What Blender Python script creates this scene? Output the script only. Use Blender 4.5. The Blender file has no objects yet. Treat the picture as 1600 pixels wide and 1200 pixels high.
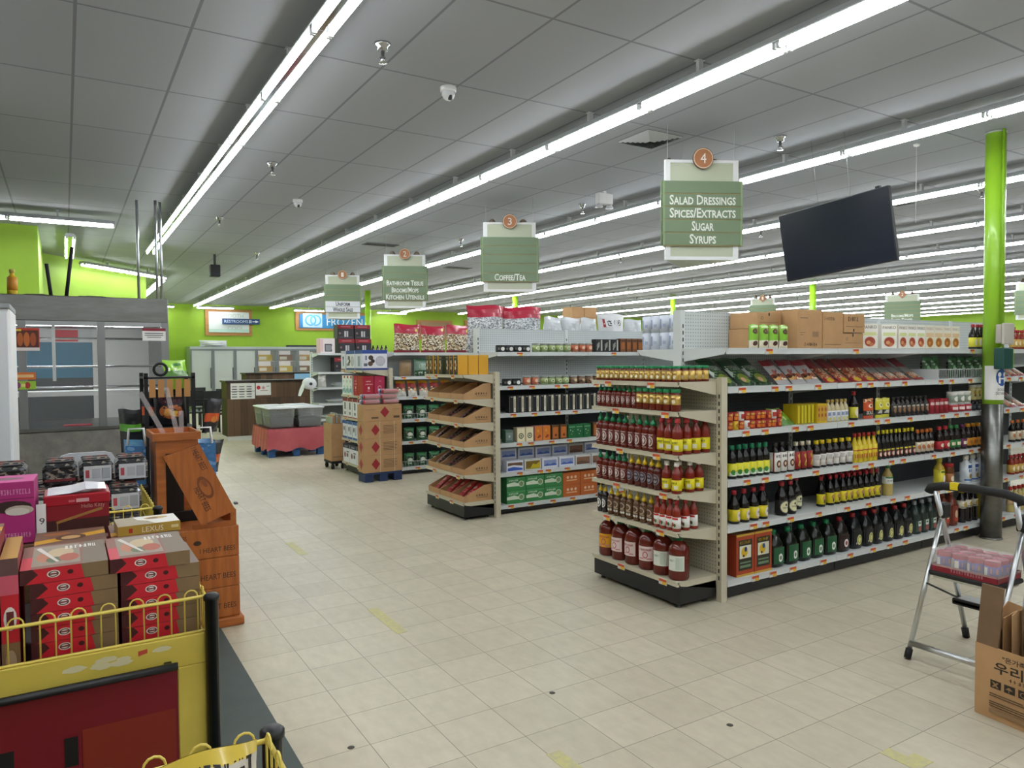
import bpy, math, random
from mathutils import Vector, Matrix
random.seed(7)
S = bpy.context.scene
COL = S.collection
PI = math.pi
# ---------------------------------------------------------------- camera, world, exposure
F_PX, YAW, PITCH, ROLL, EYE = 1140.15, 0.549968, 0.032202, -0.0075, 1.67
fw = Vector((math.sin(YAW)*math.cos(PITCH), math.cos(YAW)*math.cos(PITCH), -math.sin(PITCH)))
rt = Vector((math.cos(YAW), -math.sin(YAW), 0)); up = rt.cross(fw)
rt, up = rt*math.cos(ROLL)+up*math.sin(ROLL), up*math.cos(ROLL)-rt*math.sin(ROLL)
cd = bpy.data.cameras.new('camera'); cam = bpy.data.objects.new('camera', cd); COL.objects.link(cam)
cd.sensor_width = 36; cd.lens = F_PX/1600*36; cd.clip_start = .05; cd.clip_end = 200
cam.matrix_world = Matrix(((rt.x, up.x, -fw.x, 0), (rt.y, up.y, -fw.y, 0), (rt.z, up.z, -fw.z, EYE), (0, 0, 0, 1)))
S.camera = cam
W = bpy.data.worlds.new('world'); S.world = W; W.use_nodes = True
W.node_tree.nodes['Background'].inputs[0].default_value = (.8, .85, .9, 1)
W.node_tree.nodes['Background'].inputs[1].default_value = .05
S.view_settings.view_transform = 'Standard'; S.view_settings.look = 'None'
S.view_settings.exposure = 0.0; S.view_settings.gamma = 1; S.view_settings.use_curve_mapping = False
TUBE = 28.0            # brightness of the fluorescent tubes
# ---------------------------------------------------------------- materials
def lin(h):
    c = [int(h[i:i+2], 16)/255 for i in (0, 2, 4)]
    return tuple(x/12.92 if x <= .04045 else ((x+.055)/1.055)**2.4 for x in c)
MC = {}
def mat(h, rough=.5, metal=0, coat=0, alpha=1, trans=0, name=None):
    k = (h, rough, metal, coat, alpha, trans)
    if k in MC: return MC[k]
    m = bpy.data.materials.new(name or 'paint_'+h); m.use_nodes = True
    b = m.node_tree.nodes['Principled BSDF']
    b.inputs['Base Color'].default_value = (*lin(h), 1); b.inputs['Roughness'].default_value = rough
    b.inputs['Metallic'].default_value = metal
    if coat: b.inputs['Coat Weight'].default_value = coat; b.inputs['Coat Roughness'].default_value = .08
    if alpha < 1: b.inputs['Alpha'].default_value = alpha
    if trans: b.inputs['Transmission Weight'].default_value = trans; b.inputs['IOR'].default_value = 1.3
    MC[k] = m; return m
class N:                                  # small node-graph helper
    def __init__(s, name):
        s.m = bpy.data.materials.new(name); s.m.use_nodes = True; s.t = s.m.node_tree
        s.b = s.t.nodes['Principled BSDF']
    def n(s, ty, inp=None, **at):
        x = s.t.nodes.new(ty)
        for k, v in at.items(): setattr(x, k, v)
        for k, v in (inp or {}).items():
            if isinstance(v, bpy.types.NodeSocket): s.t.links.new(v, x.inputs[k])
            else: x.inputs[k].default_value = v
        return x
    def co(s, scale=(1, 1, 1), loc=(0, 0, 0), src='Object', rot=(0, 0, 0)):
        t = s.n('ShaderNodeTexCoord')
        return s.n('ShaderNodeMapping', {'Vector': t.outputs[src], 'Scale': scale, 'Location': loc, 'Rotation': rot}).outputs[0]
    def ramp(s, fac, stops):
        r = s.n('ShaderNodeValToRGB', {0: fac}); e = r.color_ramp.elements
        while len(e) < len(stops): e.new(.5)
        for x, (p, c) in zip(e, stops): x.position = p; x.color = (*lin(c), 1)
        return r.outputs[0]
    def mix(s, f, a, b, mode='MIX'):
        x = s.n('ShaderNodeMix', data_type='RGBA', blend_type=mode)
        for i, v in ((0, f), (6, a), (7, b)):
            if isinstance(v, bpy.types.NodeSocket): s.t.links.new(v, x.inputs[i])
            elif isinstance(v, str): x.inputs[i].default_value = (*lin(v), 1)
            else: x.inputs[i].default_value = v
        return x.outputs[2]
    def out(s, col=None, rough=.5, metal=0, bump=None, bs=.2):
        if col is not None: s.t.links.new(col, s.b.inputs['Base Color'])
        if isinstance(rough, bpy.types.NodeSocket): s.t.links.new(rough, s.b.inputs['Roughness'])
        else: s.b.inputs['Roughness'].default_value = rough
        s.b.inputs['Metallic'].default_value = metal
        if bump is not None:
            bp = s.n('ShaderNodeBump', {'Height': bump, 'Strength': bs}); s.t.links.new(bp.outputs[0], s.b.inputs['Normal'])
        return s.m
def noise(g, vec, sc, det=4, ro=.6): return g.n('ShaderNodeTexNoise', {'Vector': vec, 'Scale': sc, 'Detail': det, 'Roughness': ro}).outputs[0]
# floor: one-foot vinyl tiles
g = N('vinyl_tile_floor')
br = g.n('ShaderNodeTexBrick', {'Vector': g.co(loc=(-1.10, -3.0, 0)), 'Color1': (*lin('cdc4ae'), 1), 'Color2': (*lin('c3baa4'), 1), 'Mortar': (*lin('7b7466'), 1),
         'Scale': 1, 'Mortar Size': .0021, 'Mortar Smooth': .3, 'Bias': 0, 'Brick Width': .3048, 'Row Height': .3048}, offset=0, squash=1)
c = g.mix(g.ramp(noise(g, g.co((3, 1.2, 1)), 6), [(.35, '000000'), (.7, 'ffffff')]), br.outputs[0], g.mix(.2, br.outputs[0], '857c68'))
c = g.mix(g.ramp(noise(g, g.co((14, 40, 1)), 5, 6, .7), [(.60, '000000'), (.72, '666666')]), c, '9b9486')
c = g.mix(g.ramp(noise(g, g.co((1, 1, 1)), .8, 3), [(.45, '000000'), (.75, '777777')]), c, 'aba28c')
c = g.mix(g.ramp(noise(g, g.co((.5, 4, 1)), 3, 5, .65), [(.5, '000000'), (.66, '595959')]), c, 'a39a85')
FLOOR = g.out(c, g.n('ShaderNodeMapRange', {0: noise(g, g.co(), 9), 3: .28, 4: .5}).outputs[0])
# ceiling: two by four foot lay-in panels
g = N('ceiling_panels')
br = g.n('ShaderNodeTexBrick', {'Vector': g.co(loc=(-.10, -4.86, 0)), 'Color1': (*lin('a6aab0'), 1), 'Color2': (*lin('a0a4ab'), 1), 'Mortar': (*lin('7f8288'), 1),
         'Scale': 1, 'Mortar Size': .010, 'Mortar Smooth': .15, 'Bias': 0, 'Brick Width': .6096, 'Row Height': 1.2192}, offset=0, squash=1)
CEIL = g.out(g.mix(g.ramp(noise(g, g.co(), 160, 2), [(.45, '000000'), (.75, '333333')]), br.outputs[0], '8d9095'), .9)
def plain(name, h, h2, sc, rough=.6, st=(1, 1, 1), metal=0, bump=0):
    g = N(name); f = noise(g, g.co(st), sc, 5)
    return g.out(g.mix(g.ramp(f, [(.35, '000000'), (.68, 'ffffff')]), h, h2), rough, metal, f if bump else None, bump)
GREEN = plain('lime_green_wall', '97bd2c', '90b528', 2, .55)
OFFWHITE = plain('off_white_wall', 'c9c9c2', 'bfbfb9', 2, .7)
STEEL = plain('brushed_steel', '858583', '74746f', 3, .32, (1, 1, 5), 1)
STEELD = plain('dull_steel_sheet', 'a3a19e', '8b8986', 4, .42, (2, 2, 2), 1)
ALU = mat('c9cbcc', .32, 1, name='aluminium')
CARD = plain('corrugated_cardboard', 'c0976b', 'b38b60', 5, .8)
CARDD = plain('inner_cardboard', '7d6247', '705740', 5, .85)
WOODO = plain('orange_stained_wood', 'b8692e', '985321', 3, .45, (1, 1, 9))
WOODH = plain('orange_stained_board', 'b96a2f', '9a5522', 3, .45, (9, 1, 1))
g = N('reclaimed_wood_planks')
v = g.co((6.5, 6.5, .9)); vo = g.n('ShaderNodeTexBrick', {'Vector': g.co(rot=(PI/2, 0, 0)), 'Color1': (*lin('6b4f38'), 1), 'Color2': (*lin('3a2a20'), 1), 'Mortar': (*lin('1c1410'), 1), 'Scale': 1, 'Mortar Size': .003, 'Brick Width': .14, 'Row Height': .9}, offset=.5)
PLANK = g.out(g.mix(g.ramp(noise(g, v, 4, 6), [(.3, '000000'), (.7, '999999')]), vo.outputs[0], '7b6149'), .65)
def peg(name, h, dark, axes):
    g = N(name); mk = tuple(1.0 if a in axes else 0.0 for a in 'xyz')
    t = g.n('ShaderNodeTexCoord').outputs['Object']
    a = g.n('ShaderNodeVectorMath', {0: t, 1: (1/.0254,)*3}, operation='MULTIPLY').outputs[0]
    a = g.n('ShaderNodeVectorMath', {0: a}, operation='FRACTION').outputs[0]
    a = g.n('ShaderNodeVectorMath', {0: a, 1: (.5, .5, .5)}, operation='SUBTRACT').outputs[0]
    a = g.n('ShaderNodeVectorMath', {0: a, 1: mk}, operation='MULTIPLY').outputs[0]
    l = g.n('ShaderNodeVectorMath', {0: a}, operation='LENGTH').outputs['Value']
    f = g.n('ShaderNodeMath', {0: l, 1: .15}, operation='LESS_THAN').outputs[0]
    return g.out(g.mix(f, h, dark), .55)
PEGW = peg('pale_grey_pegboard', 'c6cbcb', '53585b', 'xz'); PEGT = peg('tan_pegboard', 'b9b39f', '57533f', 'yz')
PEGD = peg('charcoal_pegboard', '3b4046', '14161a', 'xz')
SHELFW = mat('d5d9d9', .4, name='white_shelf_enamel'); TAN = mat('c9c2ab', .45, name='tan_shelf_enamel'); BLACK = mat('1c1d1f', .45, name='black_enamel')
RUBBER = mat('141414', .7, name='black_rubber'); WHITE = mat('e8e8e6', .45); PAPER = mat('f0efec', .6, name='white_paper')
def emis(name, st, col=(.95, .985, 1)):
    m = bpy.data.materials.new(name); m.use_nodes = True; b = m.node_tree.nodes['Principled BSDF']
    b.inputs['Base Color'].default_value = (.9, .9, .9, 1); b.inputs['Emission Color'].default_value = (*col, 1); b.inputs['Emission Strength'].default_value = st
    return m
GLOW = emis('lit_fluorescent_tube', TUBE)
def clear(name, tint, a, rough=.08):
    m = bpy.data.materials.new(name); m.use_nodes = True; t = m.node_tree; b = t.nodes['Principled BSDF']
    b.inputs['Base Color'].default_value = (*lin(tint), 1); b.inputs['Roughness'].default_value = rough; b.inputs['Alpha'].default_value = a
    b.inputs['Coat Weight'].default_value = .5
    return m
GLASS = clear('window_glass', 'dfe6e6', .05); FILM = clear('clear_plastic_film', 'f4f4f4', .28, .12); TUBP = clear('frosted_tub_plastic', 'c9cdd0', .33, .3); PET = clear('clear_pet_plastic', 'e6e8dc', .35)
MIST = clear('misted_glass', 'dfe3e3', .6, .25)
# ---------------------------------------------------------------- lettering
TC = {}
def tris(s, caps=False):
    k = (s, caps)
    if k in TC: return TC[k]
    cu = bpy.data.curves.new('lettering', 'FONT'); cu.body = s; cu.resolution_u = 2; cu.offset = .02 if caps or max(map(ord, s)) > 0x1100 else 0
    if caps:
        cu.small_caps_scale = .78
        for f in cu.body_format: f.use_small_caps = True
    o = bpy.data.objects.new('lettering', cu)
    me = bpy.data.meshes.new_from_object(o)
    vs = [(v.co.x, v.co.y) for v in me.vertices]; fs = [tuple(p.vertices) for p in me.polygons]
    bpy.data.objects.remove(o); bpy.data.curves.remove(cu); bpy.data.meshes.remove(me)
    if vs:
        x0 = min(v[0] for v in vs); x1 = max(v[0] for v in vs); y0 = min(v[1] for v in vs); y1 = max(v[1] for v in vs)
        vs = [((x-x0)/max(x1-x0, 1e-6), (y-y0)/max(y1-y0, 1e-6)) for x, y in vs]
    TC[k] = (vs, fs); return TC[k]
# ---------------------------------------------------------------- mesh builder
class M:
    def __init__(s): s.v = []; s.f = []; s.i = []; s.s = []; s.m = []
    def mi(s, m):
        if isinstance(m, str): m = mat(m)
        if m not in s.m: s.m.append(m)
        return s.m.index(m)
    def add(s, vs, fs, m, smooth=False):
        o = len(s.v); k = s.mi(m); s.v += [tuple(v) for v in vs]
        for f in fs: s.f.append(tuple(a+o for a in f)); s.i.append(k); s.s.append(smooth)
        return s
    def box(s, x0, x1, y0, y1, z0, z1, m, b=0, fm=None):
        """box with edges chamfered by b; fm gives a face its own material (keys x- x+ y- y+ z- z+)"""
        fm = fm or {}
        X, Y, Z = (x0, x1), (y0, y1), (z0, z1)
        if b <= 0:
            vs = [(X[i], Y[j], Z[k]) for i in (0, 1) for j in (0, 1) for k in (0, 1)]
            for key, f in (('x-', (0, 1, 3, 2)), ('x+', (4, 6, 7, 5)), ('y-', (0, 4, 5, 1)), ('y+', (2, 3, 7, 6)), ('z-', (0, 2, 6, 4)), ('z+', (1, 5, 7, 3))):
                s.add([vs[a] for a in f], [(0, 1, 2, 3)], fm.get(key, m))
            return s
        b = min(b, (x1-x0)*.45, (y1-y0)*.45, (z1-z0)*.45)
        P = {}
        vs = []
        for i in (0, 1):
            for j in (0, 1):
                for k in (0, 1):
                    cx, cy, cz = X[i], Y[j], Z[k]; dx, dy, dz = (b, -b)[i], (b, -b)[j], (b, -b)[k]
                    P[i, j, k, 0] = len(vs); vs.append((cx, cy+dy, cz+dz))
                    P[i, j, k, 1] = len(vs); vs.append((cx+dx, cy, cz+dz))
                    P[i, j, k, 2] = len(vs); vs.append((cx+dx, cy+dy, cz))
        q = ((0, 0), (0, 1), (1, 1), (1, 0))
        fs = []
        for i in (0, 1):
            for key, f in (('x-+'[0]+'-+'[i], [P[i, a, c, 0] for a, c in q]), ('y'+'-+'[i], [P[a, i, c, 1] for a, c in q]), ('z'+'-+'[i], [P[a, c, i, 2] for a, c in q])):
                fl = f if (key in ('x+', 'y-', 'z+')) else f[::-1]
                if key in fm: s.add([vs[a] for a in fl], [(0, 1, 2, 3)], fm[key])
                else: fs.append(tuple(fl))
        for a in (0, 1):
            for c in (0, 1):
                fs.append((P[0, a, c, 1], P[1, a, c, 1], P[1, a, c, 2], P[0, a, c, 2]))
                fs.append((P[a, 0, c, 0], P[a, 1, c, 0], P[a, 1, c, 2], P[a, 0, c, 2]))
                fs.append((P[a, c, 0, 0], P[a, c, 1, 0], P[a, c, 1, 1], P[a, c, 0, 1]))
        for i in (0, 1):
            for j in (0, 1):
                for k in (0, 1): fs.append((P[i, j, k, 0], P[i, j, k, 1], P[i, j, k, 2]))
        return s.add(vs, fs, m)
    def lathe(s, prof, m, n=14, cx=0, cy=0, a0=0, a1=2*PI, smooth=True, z0=0, sq=0):
        """profile of (r, z) turned about the vertical; sq squares the section off"""
        full = abs(a1-a0-2*PI) < 1e-6; k = n if full else n+1
        vs = []
        for r, z in prof:
            for j in range(k):
                a = a0+(a1-a0)*j/n; q = 1
                if sq: q = 1+sq*(1/max(abs(math.cos(a)), abs(math.sin(a)))-1)
                vs.append((cx+r*q*math.sin(a), cy-r*q*math.cos(a), z0+z))
        fs = []
        for i in range(len(prof)-1):
            for j in range(n):
                a, b = i*k+j, i*k+(j+1) % k if full else i*k+j+1
                fs.append((a, b, b+k, a+k))
        if full:
            if prof[0][0] > 1e-5: fs.append(tuple(range(k-1, -1, -1)))
            if prof[-1][0] > 1e-5: fs.append(tuple(range((len(prof)-1)*k, len(prof)*k)))
        return s.add(vs, fs, m, smooth)
    def tube(s, pts, r, m, n=8, cap=True, closed=False, up=None):
        pts = [Vector(p) for p in pts]; vs = []; L = len(pts); nrm = None
        for i, p in enumerate(pts):
            d = (pts[(i+1) % L]-pts[i-1]) if closed else (pts[min(i+1, L-1)]-pts[max(i-1, 0)])
            d.normalize()
            if nrm is None: nrm = d.orthogonal().normalized() if up is None else (Vector(up)-d*d.dot(Vector(up))).normalized()
            else: nrm = (nrm-d*d.dot(nrm)).normalized()
            b = d.cross(nrm)
            for j in range(n):
                a = 2*PI*(j+.5)/n; vs.append(p+nrm*(r*math.cos(a))+b*(r*math.sin(a)))
        fs = [(i*n+j, i*n+(j+1) % n, ((i+1) % L)*n+(j+1) % n, ((i+1) % L)*n+j) for i in range(L if closed else L-1) for j in range(n)]
        if cap and not closed: fs += [tuple(range(n-1, -1, -1)), tuple(range((L-1)*n, L*n))]
        return s.add(vs, fs, m, n > 4)
    def prism(s, poly, ax, a, b, m, m2=None):
        """polygon in the two other axes, run along axis ax from a to b"""
        def P(u, w, t): return {'x': (t, u, w), 'y': (u, t, w), 'z': (u, w, t)}[ax]
        n = len(poly); vs = [P(u, w, a) for u, w in poly]+[P(u, w, b) for u, w in poly]
        s.add(vs, [(i, (i+1) % n, (i+1) % n+n, i+n) for i in range(n)], m)
        return s.add(vs, [tuple(range(n-1, -1, -1)), tuple(range(n, 2*n))], m2 or m)
    def quad(s, a, b, c, d, m): return s.add([a, b, c, d], [(0, 1, 2, 3)], m)
    def deco(s, ops, fn):
        """flat printing: fn(u, v, layer) places a point of the unit square on the surface"""
        for L, o in enumerate(ops):
            k, c = o[0], o[-1]; L = L+1
            if k == 'r':
                u0, v0, u1, v1 = o[1:5]; n = max(1, int(abs(u1-u0)*6)); vs = []; 
                for i in range(n+1): u = u0+(u1-u0)*i/n; vs += [fn(u, v0, L), fn(u, v1, L)]
                s.add(vs, [(2*i, 2*i+2, 2*i+3, 2*i+1) for i in range(n)], c)
            elif k == 'p': s.add([fn(u, v, L) for u, v in o[1]], [tuple(range(len(o[1])))], c)
            elif k in 'eo':
                cu, cv, ru, rv = o[1:5]; n = 14; A = [(math.cos(2*PI*i/n), math.sin(2*PI*i/n)) for i in range(n)]
                if k == 'e': s.add([fn(cu, cv, L)]+[fn(cu+ru*a*q, cv+rv*b*q, L) for q in (.55, 1) for a, b in A], [(0, i+1, (i+1) % n+1) for i in range(n)]+[(i+1, i+1+n, (i+1) % n+1+n, (i+1) % n+1) for i in range(n)], c)
                else: s.add([fn(cu+ru*a*q, cv+rv*b*q, L) for q in (1, .72) for a, b in A], [(i, (i+1) % n, (i+1) % n+n, i+n) for i in range(n)], c)
            elif k == 's':                 # print too small to read: rows of short strokes
                n, (u0, v0, u1, v1) = o[1], o[2:6]; w = (u1-u0)/n; r = random.Random(n*7+int(u0*97)+int(v0*31)); h = v1-v0
                for i in range(n):
                    a = u0+w*i; q = []
                    for _ in range(r.choice((2, 3))): b = a+w*r.uniform(0, .55); q.append((b, v0, b+w*.18, v1))
                    for _ in range(r.choice((1, 2))): b = v0+h*r.choice((0, .42, .84)); q.append((a, b, a+w*.75, b+h*.16))
                    for p in q: s.add([fn(p[0], p[1], L), fn(p[2], p[1], L), fn(p[2], p[3], L), fn(p[0], p[3], L)], [(0, 1, 2, 3)], c)
            elif k in 'tT':
                vs, fs = tris(o[1], k == 'T'); u0, v0, u1, v1 = o[2:6]
                s.add([fn(u0+(u1-u0)*x, v0+(v1-v0)*y, L) for x, y in vs], fs, c)
        return s
    def mesh(s, name):
        me = bpy.data.meshes.new(name); me.from_pydata(s.v, [], s.f)
        for m in s.m: me.materials.append(m)
        me.polygons.foreach_set('material_index', s.i); me.polygons.foreach_set('use_smooth', s.s); me.update()
        return me
    def ob(s, name, parent=None, loc=None, rz=0):
        return link(s.mesh(name), name, parent, loc, rz)
def link(me, name, parent=None, loc=None, rz=0):
    o = bpy.data.objects.new(name, me); COL.objects.link(o)
    if parent: o.parent = parent
    if loc: o.location = loc
    if rz: o.rotation_euler = (0, 0, rz)
    return o
SEEN = {}
def tag(o, label, cat, group=None):
    n = len(label.split())
    if not 4 <= n <= 16: print('LABEL LENGTH', n, label)
    if label in SEEN and not group: print('SAME LABEL', label)
    SEEN[label] = 1
    o['label'] = label; o['category'] = cat
    if group: o['group'] = group
    return o
def thing(name, label, cat, loc=(0, 0, 0), rz=0, group=None): return tag(link(None, name, None, loc, rz), label, cat, group)
def struct(m, name): o = m.ob(name); o['kind'] = 'structure'; return o
ORD = 'first second third fourth fifth sixth seventh eighth ninth tenth eleventh twelfth thirteenth fourteenth fifteenth sixteenth seventeenth eighteenth nineteenth twentieth'.split()
KIND = {}
def inst(kind, label, loc, rz=0, group=None):
    """one product: an Empty with its parts, every copy sharing the mesh data; a product of one mesh is just that mesh"""
    name, cat, parts = KIND[kind]
    if len(parts) == 1:
        return tag(link(parts[0][1], name, None, loc, rz), label, cat, group)
    t = thing(name, label, cat, loc, rz, group)
    for pn, me in parts: link(me, pn, t)
    return t
def row(kind, n, p0, p1, desc, place, rz=0, group=None, jit=.003, tail=()):
    """n products from p0 to p1 (centres), then more of them at the points in tail"""
    tot = n+len(tail)
    pts = [tuple(p0[k]+(p1[k]-p0[k])*(i/(n-1) if n > 1 else 0) for k in range(3)) for i in range(n)]+list(tail)
    for i, p in enumerate(pts):
        lab = f'{desc}, {ORD[i]} from the left on {place}' if tot > 1 else f'{desc} on {place}'
        j = (random.uniform(-jit, jit), random.uniform(-jit, jit))
        inst(kind, lab, (p[0]+j[0], p[1]+j[1], p[2]), rz+random.uniform(-.05, .05)*(jit > 0), (group or desc+'s')+' in one row' if tot > 1 else None)
# ---------------------------------------------------------------- goods
SH = {  # outline of body and cap, as fractions of radius and height
 'squeeze': ([(0, 0), (.92, 0), (1, .03), (1, .58), (.96, .64), (.66, .69), (.44, .72), (.44, .745)], [(.58, .73), (.58, .80), (.48, .83), (.26, .88), (.15, 1), (0, 1)]),
 'soy': ([(0, 0), (.94, 0), (1, .02), (1, .52), (.93, .6), (.62, .7), (.40, .8), (.36, .84), (.36, .9)], [(.46, .87), (.46, .99), (.4, 1), (0, 1)]),
 'long': ([(0, 0), (.94, 0), (1, .02), (1, .60), (.88, .68), (.50, .78), (.42, .82), (.42, .88)], [(.54, .86), (.54, .99), (.48, 1), (0, 1)]),
 'jar': ([(0, 0), (.93, 0), (1, .04), (1, .74), (.9, .81), (.9, .85)], [(.98, .83), (.98, .98), (.93, 1), (0, 1)]),
 'can': ([(0, 0), (.96, 0), (1, .03), (1, .97), (.96, 1), (.93, .98), (0, .98)], None),
 'pail': ([(0, 0), (.9, 0), (1, .04), (1, .46), (.985, .47), (1, .48), (1, .54), (.985, .55), (1, .56), (1, .64), (.92, .73), (.6, .83), (.34, .87), (.34, .89)], [(.42, .88), (.42, .985), (.38, 1), (0, 1)]),
 'flask': ([(0, 0), (.92, 0), (1, .04), (1, .52), (.97, .6), (.75, .74), (.45, .84), (.3, .87), (.3, .9)], [(.36, .88), (.36, .985), (.32, 1), (0, 1)]),
}
def bottle(kind, name, cat, h, r, body, cap, lab=None, shape='soy', ops=(), sq=0, span=None, handle=None, coat=.35, lid='cap', n=14):
    bp, cp = SH[shape]; parts = []
    bm = mat(body, .14, 0, 0) if isinstance(body, str) else body
    parts.append(('body' if cp else 'can_body', M().lathe([(a*r, z*h) for a, z in bp], bm, n, sq=sq).mesh('body')))
    if cp: parts.append((lid, M().lathe([(a*r, z*h) for a, z in cp], mat(cap, .4) if isinstance(cap, str) else cap, 12).mesh(lid)))
    if lab:
        z0, z1, c = lab; m = M(); sp = span or 2*PI; R = r*1.008
        ra = PI if sp > 6 else sp/2
        m.lathe([(R, z0*h), (R, z1*h)], mat(c, .5) if isinstance(c, str) else c, n, a0=-ra, a1=ra, sq=sq)
        fs = min(sp, 2.6)
        def fn(u, v, L):
            a = (u-.5)*fs; q = 1+sq*(1/max(abs(math.cos(a)), abs(math.sin(a)))-1) if sq else 1
            rr = (R+.0005*L)*q*(1.012 if not sq else 1.004); return (rr*math.sin(a), -rr*math.cos(a), h*(z0+(z1-z0)*v))
        m.deco(ops, fn); parts.append(('label', m.mesh('label')))
    if handle:
        pts = [(x*r, 0, z*h) for x, z in ((.30, .85), (.62, .86), (.98, .79), (1.08, .7), (1.0, .56), (.93, .5))]
        parts.append(('handle', M().tube(pts, r*.14, mat(handle, .35), 7).mesh('handle')))
    KIND[kind] = (name, cat, parts)
def carton(kind, name, cat, w, d, h, front, side=None, top=None, ops=(), sops=(), tops=(), b=.002, flap=False):
    side = side or front; top = top or side
    C = lambda c: mat(c, .5) if isinstance(c, str) else c
    m = M().box(-w/2, w/2, -d/2, d/2, 0, h, C(side), b, {'y-': C(front), 'z+': C(top)})
    m.deco(ops, lambda u, v, L: (-w/2+w*u, -d/2-.0002*L, h*v))
    m.deco(sops, lambda u, v, L: (-w/2-.0002*L, d/2-d*u, h*v))
    m.deco(tops, lambda u, v, L: (-w/2+w*u, -d/2+d*v, h+.0001*L))
    parts = [('carton', m.mesh(name))]
    if flap:
        f = M().box(-w/2+.002, w/2-.002, -d/2+.002, -.002, h, h+.004, C(top)).box(-w/2+.002, w/2-.002, .002, d/2-.002, h, h+.004, C(top))
        parts.append(('lid_flap', f.mesh('lid_flap')))
        parts.append(('packing_tape', M().box(-w/2, w/2, -.024, .024, h+.004, h+.0048, mat('b5986c', .3)).mesh('packing_tape')))
    KIND[kind] = (name, cat, parts)
def bagmesh(w, h, t, bands, ops=(), lean=0, seed=1, wr=.006, flat=.55):
    """filled pouch standing at the origin, front towards -y; bands = [(v_from, colour)]"""
    rnd = random.Random(seed); ph = [rnd.uniform(0, 6.3) for _ in range(8)]; NU, NV = 10, 12; m = M()
    cl, sl = math.cos(lean), math.sin(lean)
    def sf(u, v, side, L=0):
        e = (max(0, math.sin(PI*u))**flat)*(max(0, math.sin(PI*v))**flat)
        n = wr*(math.sin(9*u+5*v+ph[0])+math.sin(17*v-7*u+ph[1])*.7+math.sin(23*u+ph[2])*.5)*e
        x = (u-.5)*w*(1-.05*math.sin(PI*v))+.01*w*math.sin(5*v+ph[3]); z = v*h*(1-.02*math.sin(6*u+ph[4]))
        y = -side*(t/2*e+n+.0012+.0008*L)
        return (x, y*cl+z*sl, max(0, z*cl-y*sl*.2) if lean else z)
    for side in (1, -1):
        for j in range(NV):
            vm = (j+.5)/NV; c = [b[1] for b in bands if vm >= b[0]][-1]; c = mat(c, .3, 0, .3) if isinstance(c, str) else c
            vs = [sf(i/NU, (j+k)/NV, side) for k in (0, 1) for i in range(NU+1)]
            m.add(vs, [(i, i+1, i+NU+2, i+NU+1) for i in range(NU)], c, True)
    m.deco(ops, lambda u, v, L: sf(u, v, 1, L))
    return m
def bag(kind, name, cat, *a, **k):
    KIND[kind] = (name, cat, [('pouch', bagmesh(*a, **k).mesh(name))])
def speckle(name, cols, sc):
    g = N(name); v = g.n('ShaderNodeTexVoronoi', {'Vector': g.co((1, 1, 1.6)), 'Scale': sc})
    s = g.n('ShaderNodeSeparateColor', {0: v.outputs['Color']})
    r = g.n('ShaderNodeValToRGB', {0: s.outputs[0]}); r.color_ramp.interpolation = 'CONSTANT'; e = r.color_ramp.elements
    while len(e) < len(cols): e.new(.5)
    for i, (x, c) in enumerate(zip(e, cols)): x.position = i/len(cols); x.color = (*lin(c), 1)
    g.b.inputs['Coat Weight'].default_value = .3
    return g.out(r.outputs[0], .4)
MUSH = speckle('dried_mushroom_slices', ['efe6cf', '8a6a48', 'd9c7a0', '3f2c1c', 'f6f1e2', 'b79a70', '6a4d31'], 55)
NUTS = speckle('dried_seafood', ['c9784e', 'e0b48a', 'a34a2e', 'efd9c0', '7a2e20'], 60)
GRNS = speckle('dark_green_seaweed', ['1d3a22', '28502d', '14281a', '3b6b3c', '9fb39a'], 45)
SILV = speckle('silvery_dried_fish', ['b9bcc0', '8e9299', 'd6d8da', '6f737a', 'e6e7e8'], 70)
FOOD = speckle('printed_food_picture', ['b4572b', 'e3b56a', '8d2a1b', '4a2a18', 'd98f4f', 'efe2c4'], 40)
DARKF = speckle('dark_printed_film', ['17171a', '2a2728', '5d5248', '0f0f12', '8f7f6b', '1b1b1e', '6b2a22'], 38)
CRINK = speckle('crinkled_black_film', ['101114', '1d1e22', '34353a', '0b0c0e', '55565c', '8f8578'], 60)
# chili sauces of the end display: white print on the bottle
ROO = (('o', .5, .42, .28, .42, 'cdb9b4'), ('p', [(.5, .72), (.64, .42), (.5, .12), (.36, .42)], 'd6c5c0'), ('r', .22, .9, .78, .96, 'c9b4ae'), ('r', .25, -.12, .75, -.07, 'b59a94'))
SAUCE = '6a1f17'
bottle('chili_small', 'chili_sauce_bottle', 'bottle', .165, .027, SAUCE, '0d7a4a', (.2, .52, SAUCE), 'squeeze', ROO)
bottle('chili_large', 'chili_sauce_bottle', 'bottle', .245, .0355, SAUCE, '0d7a4a', (.14, .5, SAUCE), 'squeeze', ROO)
bottle('chili_mid', 'chili_sauce_bottle', 'bottle', .215, .034, SAUCE, '0d7a4a', (.16, .5, SAUCE), 'squeeze', ROO)
bottle('chili_yellowcap', 'chili_sauce_bottle', 'bottle', .215, .034, '571c18', 'd9b71e', (.14, .52, '571c18'), 'squeeze', (('e', .5, .5, .36, .46, '8d8792'), ('o', .5, .5, .3, .4, '3d2a35'), ('r', .3, .45, .7, .6, '43303c')))
bottle('chili_black', 'chili_sauce_bottle', 'bottle', .215, .027, '201a1c', 'd9b71e', (.14, .54, '201a1c'), 'squeeze', (('o', .5, .45, .32, .4, 'd9d6d2'), ('p', [(.5, .75), (.66, .45), (.5, .15), (.34, .45)], 'dedad6')))
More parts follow.
